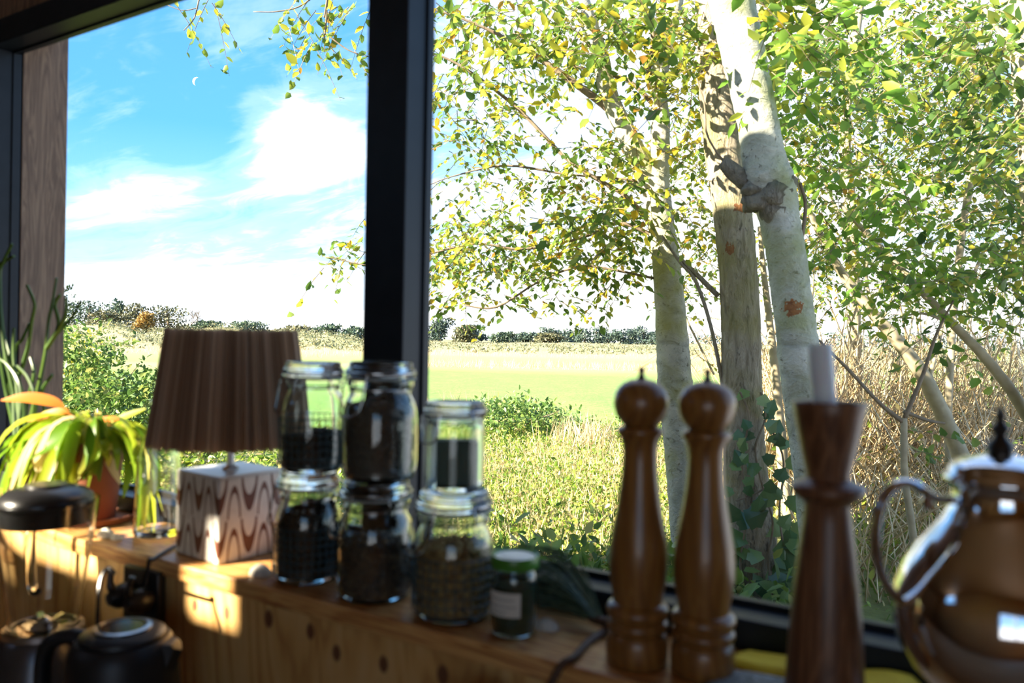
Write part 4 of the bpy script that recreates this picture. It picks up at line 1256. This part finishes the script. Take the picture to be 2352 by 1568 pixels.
# slender trees and saplings on the right
SAP = [
    ('leaning_tree', 'slender pale tree leaning left across the thicket', 6.6, [(2260, 1180, 44), (2200, 1030, 38), (2130, 880, 34), (2060, 780, 30), (2010, 725, 26), (1930, 620, 20), (1865, 500, 14), (1830, 410, 10)], [[(2010, 725, 10), (1990, 640, 8), (2000, 540, 6)], [(2130, 880, 12), (2165, 740, 9), (2160, 640, 6)]],
     [(1880, 330, 60, 110, 91, 7.0, .6, 0.070, .1), (1960, 180, 80, 100, 98, 7.2, .7, 0.070, .1), (1900, 540, 50, 70, 52, 6.8, .5, 0.070, .1)], 'leaf', 200),
    ('leaning_sapling', 'thin green-grey sapling leaning in from the right picture edge', 5.6, [(2480, 1180, 30), (2350, 940, 26), (2270, 830, 23), (2190, 745, 20), (2090, 640, 17), (2000, 545, 13), (1930, 470, 9)], [[(2190, 745, 8), (2120, 720, 6), (2060, 730, 4)]],
     [(2020, 470, 60, 60, 39, 5.2, .4, 0.086, .1), (2080, 600, 60, 50, 31, 5.4, .4, 0.082, .1), (2200, 640, 60, 60, 31, 5.2, .4, 0.082, .1)], 'leaf_fresh', 200),
    ('upright_sapling', 'upright brown sapling with forked top among the dense leaves', 7.0, [(2178, 1100, 16), (2180, 900, 16), (2192, 700, 17), (2212, 520, 17), (2240, 330, 17), (2232, 180, 15), (2240, 40, 13), (2250, -150, 10)], [[(2192, 700, 8), (2250, 600, 9), (2290, 470, 8), (2320, 330, 6)], [(2232, 200, 8), (2280, 60, 7), (2300, -60, 5)]],
     [(2150, 80, 70, 70, 78, 7.0, .6, 0.066, .1), (2260, 250, 60, 110, 104, 6.6, .6, 0.070, .1), (2160, 330, 60, 90, 78, 7.2, .6, 0.066, .1), (2300, 480, 50, 80, 65, 6.4, .5, 0.074, .1)], 'leaf', 220),
    ('forked_sapling', 'bare forked sapling in front of the dry brambles beside the silver pot', 4.9, [(2110, 1380, 18), (2096, 1220, 17), (2078, 1090, 16), (2076, 960, 15)], [[(2076, 970, 12), (2020, 925, 9), (1950, 850, 8), (1880, 780, 5)], [(2078, 960, 12), (2120, 860, 10), (2150, 770, 8), (2190, 690, 5)], [(2076, 945, 9), (2130, 965, 8), (2170, 972, 5)]],
     [(2120, 1010, 40, 40, 3, 4.9, .1, .08, .2), (2170, 640, 40, 40, 13, 4.9, .2, 0.082, .1)], 'leaf_dark', 60),
    ('edge_tree', 'pale tree trunk at the top right picture edge', 5.4, [(2420, 1300, 70), (2390, 800, 62), (2372, 400, 56), (2352, 150, 54), (2340, 0, 52), (2330, -200, 44)], [[(2360, 260, 14), (2320, 120, 10), (2260, 20, 8)]],
     [(2290, 100, 50, 70, 52, 5.2, .4, 0.082, .1), (2310, 330, 40, 80, 39, 5.0, .4, 0.082, .1), (2320, 600, 30, 60, 26, 5.2, .4, 0.082, .1)], 'leaf_dark', 160),
    ('multi_stem_hazel', 'cluster of pale thin stems rising between the two thick trunks', 6.9, [(1815, 1240, 24), (1795, 1050, 22), (1785, 900, 20), (1770, 760, 17), (1756, 640, 13), (1744, 520, 9)], [[(1810, 1150, 14), (1800, 1000, 13), (1782, 860, 12), (1760, 700, 10), (1745, 560, 7)], [(1815, 1200, 12), (1830, 1040, 12), (1822, 900, 11), (1800, 760, 9)], [(1640, 860, 5), (1610, 800, 5), (1560, 700, 5)]],
     [(1740, 600, 20, 60, 10, 7.0, .3, 0.057, .1)], 'leaf_yellow', 40),
    ('background_tree', 'dark trunked tree standing in the dense leafy background', 9.5, [(1965, 900, 32), (1960, 700, 30), (1955, 500, 28), (1940, 300, 25), (1960, 120, 22), (1985, -60, 18)], [[(1950, 420, 14), (2010, 280, 12), (2060, 120, 9)], [(1955, 560, 12), (1900, 430, 9), (1860, 300, 7)], [(1830, 110, 14), (1890, 60, 18), (1950, -5, 22)]],
     [(1930, 420, 110, 120, 156, 9.4, .9, 0.061, .1), (2080, 300, 120, 140, 169, 9.6, .9, 0.061, .1), (2180, 520, 100, 110, 104, 9.4, .9, 0.061, .1), (1960, 120, 140, 90, 156, 9.2, .9, 0.061, .1), (2240, 180, 90, 130, 124, 9.4, .9, 0.061, .1), (1940, 640, 110, 60, 91, 9.4, .8, 0.066, .1), (2200, 700, 110, 50, 65, 9.4, .8, 0.057, .1), (1600, 300, 60, 160, 78, 9.0, .6, 0.066, .1), (1640, 640, 60, 60, 39, 9.0, .6, 0.057, .1)], 'leaf_dark', 120),
]
for (nm, lab, t, trk, lim, spc, lm, no) in SAP:
    tree(nm, lab, t, trk, lim, spc, lm, M['stem_pale'], nobj=no, limbmat=M['twig'] if nm in ('forked_sapling',) else None, seg=10)

# ------------------------------------------------------------------ ivy on the rough-barked trunk
IV = [(0, 0), (.02, .18), (.06, .44), (.28, .40), (.46, .50), (.66, .30), (1, 0), (.66, -.30), (.46, -.50), (.28, -.40), (.06, -.44), (.02, -.18)]
iv = bpy.data.meshes.new('ivy_leaf')
iv.from_pydata([(x, y, .10 * abs(y)) for x, y in IV] + [(.34, 0, -.02)], [], [(12, i, (i + 1) % 12) for i in range(12)])
iv.materials.append(M['ivy'])
ivb = at(1740, 1400, T2 - .2); ivb = Vector((ivb.x, ivb.y, GZ))
ivy = thing('ivy', 'dark green ivy climbing the lower trunk of the rough-barked tree', 'ivy', ivb)
VN = [[(1722, 1420), (1700, 1300), (1716, 1180), (1704, 1060), (1720, 960), (1700, 900)], [(1790, 1420), (1765, 1300), (1775, 1200), (1752, 1120), (1735, 1030), (1758, 960), (1748, 900)], [(1800, 1420), (1806, 1300), (1790, 1180), (1800, 1060), (1770, 980)], [(1690, 1150), (1730, 1135), (1760, 1120)]]
for px in VN:
    sp_ = spline([tuple(at(u, v, T2 - .19) - ivb) for u, v in px], 5)
    MB().tube(sp_, .007, 6, jit=.15).build('vine', M['twig'], ivy)
zp = [(205, 190), (165, 470), (250, 470), (165, 600), (170, 670), (130, 840), (205, 830), (280, 960), (245, 1080), (340, 300), (320, 395), (385, 425), (300, 600), (500, 530), (400, 740), (370, 830), (490, 740), (470, 940), (430, 1060), (430, 1140), (195, 1210), (520, 1230), (440, 1380),
      (320, 1440), (500, 1460), (560, 1480), (180, 760), (320, 690), (150, 530), (210, 540), (120, 1150), (150, 1000), (330, 1290), (540, 1100), (540, 1350), (330, 250), (380, 330), (250, 390), (230, 640), (350, 480), (440, 520), (510, 680), (430, 880), (360, 940), (240, 900), (130, 1050), (470, 1210), (480, 1300), (570, 1400), (400, 1480), (260, 1500), (540, 1200)]
for i, (a, b) in enumerate(zp):
    u, v = 1640 + a / 2.904, 860 + b / 2.904
    p = at(u, v, T2 - .22 - random.uniform(0, .08))
    s = random.uniform(.075, .115) * (1.4 if b > 900 else 1)
    d = Vector((random.gauss(0, .5), random.gauss(-.3, .3), -.8))
    n = (Vector((0, 0, CAMZ)) - p).normalized() + Vector((random.gauss(0, .35), random.gauss(0, .35), random.uniform(.1, .7)))
    o = bpy.data.objects.new('ivy_leaf', iv); COL.objects.link(o); o.parent = ivy
    o.matrix_local = Matrix.LocRotScale(p - d.normalized() * s * .4 - ivb, rot_from(d, n).to_quaternion(), Vector((s, s, s)))

# ------------------------------------------------------------------ brambles and undergrowth
def stems_cloud(name, label, cat, specs, mat, seed, group=None):
    """dry stems: thin three-sided tubes with a bend; specs (u0, u1, t0, t1, n, height, radius, lean)"""
    r = np.random.default_rng(seed)
    V, T = [], []
    k = 0
    for (u0, u1, ta, tb_, n, h, rad, lean) in specs:
        for _ in range(n):
            t = r.uniform(ta, tb_); p = at(r.uniform(u0, u1), 790, t); p = np.array((p.x, p.y, GZ))
            hh = h * r.uniform(.4, 1.15)
            a = r.uniform(0, 2 * PI)
            d = np.array((math.cos(a), math.sin(a), 0)) * lean * hh * r.uniform(.2, 1.0)
            sag = r.uniform(-.1, .45) * hh * lean
            pts = [p, p + d * .3 + (0, 0, hh * .55), p + d * .75 + (0, 0, hh * .92), p + d * 1.35 + (0, 0, hh - sag)]
            rr = rad * r.uniform(.6, 1.4)
            for q, (pt, rk) in enumerate(zip(pts, (1, .9, .7, .35))):
                for g in range(3):
                    an = 2.094 * g
                    V.append(pt + np.array((math.cos(an), math.sin(an), .25 * math.sin(an * 2))) * rr * rk)
            for q in range(3):
                for g in range(3):
                    g2 = (g + 1) % 3
                    a0, a1, b0, b1 = k + q * 3 + g, k + q * 3 + g2, k + q * 3 + 3 + g, k + q * 3 + 3 + g2
                    T.append((a0, a1, b1)); T.append((a0, b1, b0))
            k += 12
    me = tri_mesh(name, np.array(V), np.array(T)); me.materials.append(mat)
    o = bpy.data.objects.new(name, me); COL.objects.link(o)
    return tag(o, label, cat, group, 'stuff')
stems_cloud('bramble_stems', 'tangle of dry tan bramble stems under the trees on the right', 'brambles',
            [(1700, 2440, 8.3, 11.0, 1500, 1.75, .0075, .75), (1850, 2440, 7.6, 9.0, 600, 1.2, .009, 1.2), (1740, 2440, 8.0, 11, 120, 2.5, .014, .35), (1600, 1760, 8.0, 10.5, 90, 1.1, .007, .7), (1850, 2440, 5.2, 8.0, 420, .75, .007, 1.3)], M['stem_tan'], 3)

def ground_leaves(name, label, cat, mat, specs, seed, shape=LEAF, tris=LEAF_T, up=.5, wf=.6):
    """specs (u0, u1, t0, t1, clumps, leaves per clump, spread, height, leaf length)"""
    r = np.random.default_rng(seed)
    P, D, N, L = [], [], [], []
    for (u0, u1, ta, tb_, n, k, spread, h, ll) in specs:
        for _ in range(n):
            t = math.sqrt(r.uniform(ta * ta, tb_ * tb_))
            c = at(r.uniform(u0, u1), 790, t); c = np.array((c.x, c.y, GZ))
            for _ in range(k):
                o = r.normal(size=3) * (spread, spread, 0)
                P.append(c + o + (0, 0, abs(r.normal()) * h)); D.append(r.normal(size=3) + (0, 0, up)); N.append(r.normal(size=3) * .7 + (0, 0, 1)); L.append(ll * r.uniform(.6, 1.4))
    L = np.array(L)
    o = cloud(name, mat, None, P, D, N, L, L * wf, shape, tris)
    return tag(o, label, cat)
ground_leaves('undergrowth', 'low leafy green weeds covering the ground beyond the window', 'weeds', M['weed'],
              [(930, 1700, 4.6, 9, 3300, 9, .14, .08, .045), (930, 1760, 9, 15.5, 3000, 9, .22, .08, .055), (-100, 930, 6, 14, 1200, 8, .2, .08, .07)], 5)
ground_leaves('bramble_leaves', 'green and yellowing bramble leaves among the dry stems', 'bramble leaves', M['weed'],
              [(1740, 2440, 7.2, 10.5, 420, 7, .22, .4, .062), (1780, 2420, 5.0, 7.6, 300, 7, .2, .14, .07), (2050, 2440, 8.5, 11, 260, 8, .35, 1.0, .062)], 6)
ground_leaves('nettle_leaves', 'darker broad leaves of weeds just outside the window', 'weeds', M['shrub'],
              [(1080, 1480, 4.3, 5.8, 130, 8, .12, .18, .10), (1480, 1900, 4.2, 5.4, 80, 8, .12, .16, .10)], 8)
ground_leaves('dry_grass', 'straw-coloured dry grass blades standing among the weeds', 'dry grass', M['straw'],
              [(930, 1760, 5, 12, 1100, 7, .14, .02, .20), (1240, 1450, 11.5, 13.5, 13, 20, .14, .02, .45), (980, 1140, 15, 17, 10, 18, .25, .02, .5), (930, 1700, 46, 52, 260, 12, .5, .02, .42), (-50, 930, 60, 100, 300, 12, .6, .02, .5), (930, 1700, 75, 110, 300, 12, .7, .02, .4)], 9, BLADE, BLADE_T, 2.6, .035)

# ------------------------------------------------------------------ shrubs on the left
def shrub(name, label, u, t, w, h, n, mat, ll, seed, vis=110):
    b = at(u, 790, t); loc = Vector((b.x, b.y, GZ))
    root = thing(name, label, 'shrub', loc, 'shrubs beyond the left pane')
    r = np.random.default_rng(seed)
    for i in range(6):
        a = r.uniform(0, 2 * PI)
        e = np.array((math.cos(a) * w * .3, math.sin(a) * w * .3, h * r.uniform(.7, .95)))
        sp_ = spline([(0, 0, 0), tuple(e * (.3, .3, .5)), tuple(e)], 5)
        MB().tube(sp_, np.linspace(.014, .005, len(sp_)), 6).build('stem', M['twig'], root)
    # leaves sit on shoots that fill a rough dome
    P, D, N, L = [], [], [], []
    for i in range(n):
        a = r.uniform(0, 2 * PI); q = math.sqrt(r.random()); z = r.random() ** .7
        rad = w * .5 * math.sqrt(max(0, 1 - (z * .93) ** 2.2)) * (1 + .18 * math.sin(3 * a + seed) + .1 * math.sin(7 * a))
        hh = h * (1 + .22 * math.sin(2.2 * a + seed * 1.7) * q + r.normal() * .03)
        c = np.array((math.cos(a) * rad * q, math.sin(a) * rad * q, z * hh))
        d = r.normal(size=3) + np.array((math.cos(a) * .6, math.sin(a) * .6, .5)); d /= np.linalg.norm(d)
        for s in range(5):
            P.append(c + d * s * ll * .7); dd = r.normal(size=3) * .6 + d * .4; D.append(dd); N.append(r.normal(size=3) * .55 + (0, 0, 1)); L.append(ll * r.uniform(.6, 1.35))
    P, D, N, L = map(np.array, (P, D, N, L))
    cloud('foliage', mat, root, P, D, N, L, L * .62)
    return root
shrub('leafy_shrub', 'dense green leafy shrub behind the potted plant', 150, 7.4, 2.1, 1.50, 1500, M['shrub'], .055, 1)
shrub('leafy_shrub', 'green leafy shrub rising left of the lamp shade', 300, 7.0, 1.7, 1.12, 1200, M['shrub'], .055, 2)
shrub('yellowing_shrub', 'yellowing shrub beside the wooden window post', 110, 9.6, 1.9, 1.42, 700, M['leaf_yellow'], .05, 3)
shrub('leafy_shrub', 'low bright green shrub seen under the lamp shade', 540, 6.2, 2.3, .62, 1000, M['weed'], .065, 4)
shrub('leafy_shrub', 'small leafy shrub showing through the clear bottle', 390, 6.0, 1.2, .72, 600, M['weed'], .06, 5)
shrub('tall_weed', 'low dark green weedy clump at the field edge past the jars', 1190, 14.2, 2.6, .50, 420, M['shrub'], .09, 6)
# fine sprigs crossing the left edge of the pane
sb = at(40, 1100, 3.2); sb = Vector((sb.x, sb.y, GZ))
sg = thing('sprig_shrub', 'fine dark sprigs with paired leaves beside the left wooden post', 'shrub', sb)
MB().tube([Vector(p) - sb for p in (sb, at(30, 900, 3.2), at(50, 720, 3.2))], [.012, .009, .005], 8).build('stem', M['twig'], sg)
Pn, Dn, Nn, Ln = [], [], [], []
for px in ([(50, 720), (70, 676), (95, 650), (116, 630), (136, 614)], [(45, 740), (70, 700), (96, 684), (130, 672), (166, 659)], [(40, 800), (75, 730), (100, 712), (118, 716)]):
    sp_ = [Vector(p) for p in spline([tuple(at(u, v, 3.2) - sb) for u, v in px], 6)]
    MB().tube(sp_, .0016, 5).build('twig', M['twig'], sg)
    for i in range(6, len(sp_)):
        d = (sp_[i] - sp_[i - 1]).normalized()
        for s in (1, -1):
            Pn.append(sp_[i]); Dn.append(d * .5 + Vector((0, 0, s)) + CAMR @ Vector((.3 * s, 0, random.uniform(-.6, .6)))); Nn.append(CAMR @ Vector((random.gauss(0, .4), random.gauss(0, .4), 1))); Ln.append(random.uniform(.014, .026))
lmk = leaf_mesh('sprig_leaf', M['leaf_dark'])
leaf_objects(sg, lmk, [p + sg.location for p in Pn], Dn, Nn, Ln, [l * .55 for l in Ln])

# ------------------------------------------------------------------ far trees and dune scrub
def far_tree(name, label, u, t, wpx, vtop, mat, n, seed, group, shape='round', trunkh=.06, vbase=None):
    a = (u - 1176) / FPX
    base = at(u, 780, t)
    ang = math.degrees(math.atan(a))
    z0 = GZ + terrain_h(ang, t / math.cos(math.atan(a)))
    loc = Vector((base.x, base.y, z0 - .1))
    H = (at(u, vtop, t).z - loc.z) * (1.38 if t <= 160 else 1.24)
    Wd = wpx * 1.6 * t / FPX
    root = thing(name, label, 'tree', loc, group)
    r = np.random.default_rng(seed)
    MB().tube([(0, 0, 0), (0, 0, H * .5), (r.normal() * .1, 0, H * .8)], [Wd * .035 + .05, Wd * .025 + .04, .03], 6).build('trunk', M['twig'], root)
    P = []
    nb_ = 9
    for k in range(nb_):
        if shape == 'pine':
            q = k / (nb_ - 1); z = H * (trunkh + (1 - trunkh) * q * .92); w_ = Wd * .5 * (1 - q * .75)
            c = np.array((r.normal() * .12 * Wd, r.normal() * .12 * Wd, z)); s = np.array((w_ * .8, w_ * .8, H * .08))
        else:
            z = H * (trunkh + (1 - trunkh) * (k + .5) / nb_ * .84); w_ = Wd * .5
            an = r.uniform(0, 2 * PI); f = r.uniform(.1, .62) * (1 - max(0, z / H - .6))
            c = np.array((math.cos(an) * w_ * f, math.sin(an) * w_ * f, z)); s = np.array((w_ * .55, w_ * .55, H * .17))
        x = r.normal(size=(n // nb_, 3)); x = x / np.linalg.norm(x, axis=1, keepdims=True) * (r.random((n // nb_, 1)) ** .35)
        P.append(c + x * s)
    P = np.concatenate(P); P[:, 2] = np.minimum(P[:, 2], H * .92)
    k = len(P)
    L = t / FPX * 5.0 * r.uniform(.6, 1.5, k)
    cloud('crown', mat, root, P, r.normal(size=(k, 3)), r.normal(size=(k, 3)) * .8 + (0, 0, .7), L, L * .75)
    return root
FG = 'distant trees along the dunes'
for i, (lab, u, t, w_, vt, mt, sh_) in enumerate((
        ('distant broad green tree nearest the wooden window post', 130, 150, 110, 688, 'far_green', 'round'), ('distant rounded grey-green tree, second from the wooden post', 205, 150, 100, 705, 'far_green', 'round'),
        ('distant low olive tree between the two grey-green ones', 250, 140, 60, 722, 'far_olive', 'round'), ('distant narrow green tree rising above its neighbours', 268, 160, 42, 706, 'far_green', 'round'),
        ('distant reddish tree before the small golden one', 312, 150, 46, 712, 'far_olive', 'round'), ('distant small golden tree in the far tree line', 330, 145, 36, 728, 'far_gold', 'round'),
        ('distant rounded olive tree beside the bare tree', 385, 150, 70, 716, 'far_olive', 'round'), ('distant low green bush above the lamp shade', 480, 150, 60, 741, 'far_green', 'round'),
        ('distant bright green bush above the right half of the lamp shade', 565, 140, 72, 745, 'far_green', 'round'), ('distant reddish low tree right of the lamp shade', 690, 190, 70, 752, 'far_olive', 'round'),
        ('distant low olive tree near the window mullion', 750, 190, 60, 750, 'far_green', 'round'), ('distant low green tree touching the mullion edge', 806, 190, 50, 755, 'far_green', 'round'),
        ('distant tall pine just right of the mullion', 1010, 260, 56, 737, 'far_pine', 'round'), ('distant pale tree beside the tall pine', 1060, 250, 40, 752, 'far_olive', 'round'),
        ('distant pine second from the mullion', 1088, 270, 56, 752, 'far_pine', 'round'), ('distant low scrub tree in the middle of the far field edge', 1150, 260, 60, 766, 'far_green', 'round'),
        ('distant dark pine in the low middle of the tree line', 1210, 280, 60, 767, 'far_pine', 'round'), ('distant olive tree before the long pine row', 1262, 260, 50, 768, 'far_olive', 'round'))):
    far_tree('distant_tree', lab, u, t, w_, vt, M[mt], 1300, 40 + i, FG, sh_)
for i in range(10):
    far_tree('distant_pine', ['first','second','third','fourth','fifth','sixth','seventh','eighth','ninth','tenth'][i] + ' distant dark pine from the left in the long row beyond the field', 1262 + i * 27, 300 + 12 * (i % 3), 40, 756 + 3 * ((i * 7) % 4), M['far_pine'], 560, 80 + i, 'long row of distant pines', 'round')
for i in range(9):
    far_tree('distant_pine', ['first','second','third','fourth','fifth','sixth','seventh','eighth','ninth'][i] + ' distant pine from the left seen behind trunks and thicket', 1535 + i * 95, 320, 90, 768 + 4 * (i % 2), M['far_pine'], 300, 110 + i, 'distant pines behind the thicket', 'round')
# bare tree
bb = at(440, 780, 150); bb = Vector((bb.x, bb.y, GZ + terrain_h(-21.9, 160) - .1))
bare = thing('bare_tree', 'distant bare branched tree above the far shrubs', 'tree', bb, FG)
Hb = at(440, 699, 150).z - bb.z
def limb(p, d, ln, r, depth, mb):
    e = p + d * ln
    mb.tube([p, (p + e) / 2 + Vector((random.gauss(0, .04 * ln), random.gauss(0, .04 * ln), 0)), e], [r, r * .8, r * .6], 4, False)
    if depth:
        for _ in range(3):
            nd = (d + Vector((random.gauss(0, .55), random.gauss(0, .55), random.gauss(.12, .3)))).normalized()
            limb(e, nd, ln * random.uniform(.6, .8), r * .6, depth - 1, mb)
for k in range(3):
    mb = MB()
    limb(Vector((k * .4 - .4, 0, 0)), Vector((random.gauss(0, .2) + (k - 1) * .25, random.gauss(0, .15), 1)).normalized(), Hb * .31, .10, 4, mb)
    mb.build('limb', M['twig'], bare)
# scrub on the dune slopes
r = np.random.default_rng(77)
P = []
for _ in range(2600):
    a = r.uniform(-33, 34); t = r.uniform(96, 210)
    if r.random() < .35:
        a = r.uniform(-33, -9)
    b = R(YAW - a)
    s = r.uniform(.25, .8) * (1.2 if t > 120 else .7)
    c = np.array((-math.sin(b) * t, math.cos(b) * t, GZ + terrain_h(a, t)))
    P.append(c + r.normal(size=(14, 3)) * (s, s, s * .4) + (0, 0, s * .35))
P = np.concatenate(P); k = len(P); L = r.uniform(.2, .5, k)
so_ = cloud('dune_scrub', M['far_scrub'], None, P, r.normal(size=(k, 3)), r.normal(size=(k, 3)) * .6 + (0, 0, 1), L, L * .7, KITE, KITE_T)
tag(so_, 'pale grey-green scrub covering the low distant dunes', 'scrub')

# the day moon
mc = at(452, 187, 2600)
rad_m = 9.5 * 2600 / FPX
mb = MB()
pts = []
for sgn, sq_ in ((1, 1.0), (-1, .55)):
    for i in range(13):
        a = PI / 2 + PI * i / 12 * sgn if sgn == 1 else PI / 2 + PI * (12 - i) / 12
        pts.append((math.cos(a) * rad_m * sq_, math.sin(a) * rad_m))
n = 13
vs = []
for dz in (-rad_m * .15, rad_m * .15):
    for (x, y) in pts:
        vs.append(mc + CAMR @ (Matrix.Rotation(R(-18), 3, 'Z') @ Vector((x, y, dz))) - mc)
fs = []
for i in range(n - 1):
    fs.append((26 + i, 26 + i + 1, 26 + 25 - i - 1, 26 + 25 - i)); fs.append((i + 1, i, 25 - i, 25 - i - 1))
    fs.append((i, i + 1, 26 + i + 1, 26 + i)); fs.append((25 - i, 25 - i - 1, 51 - i - 1, 51 - i))
mo = mb.add(vs, fs).build('moon', simple('moonlit_rock', (.9, .9, .9), (.85, .85, .85), .01, 1.0), loc=mc)
tag(mo, 'thin white crescent moon in the blue sky', 'moon')
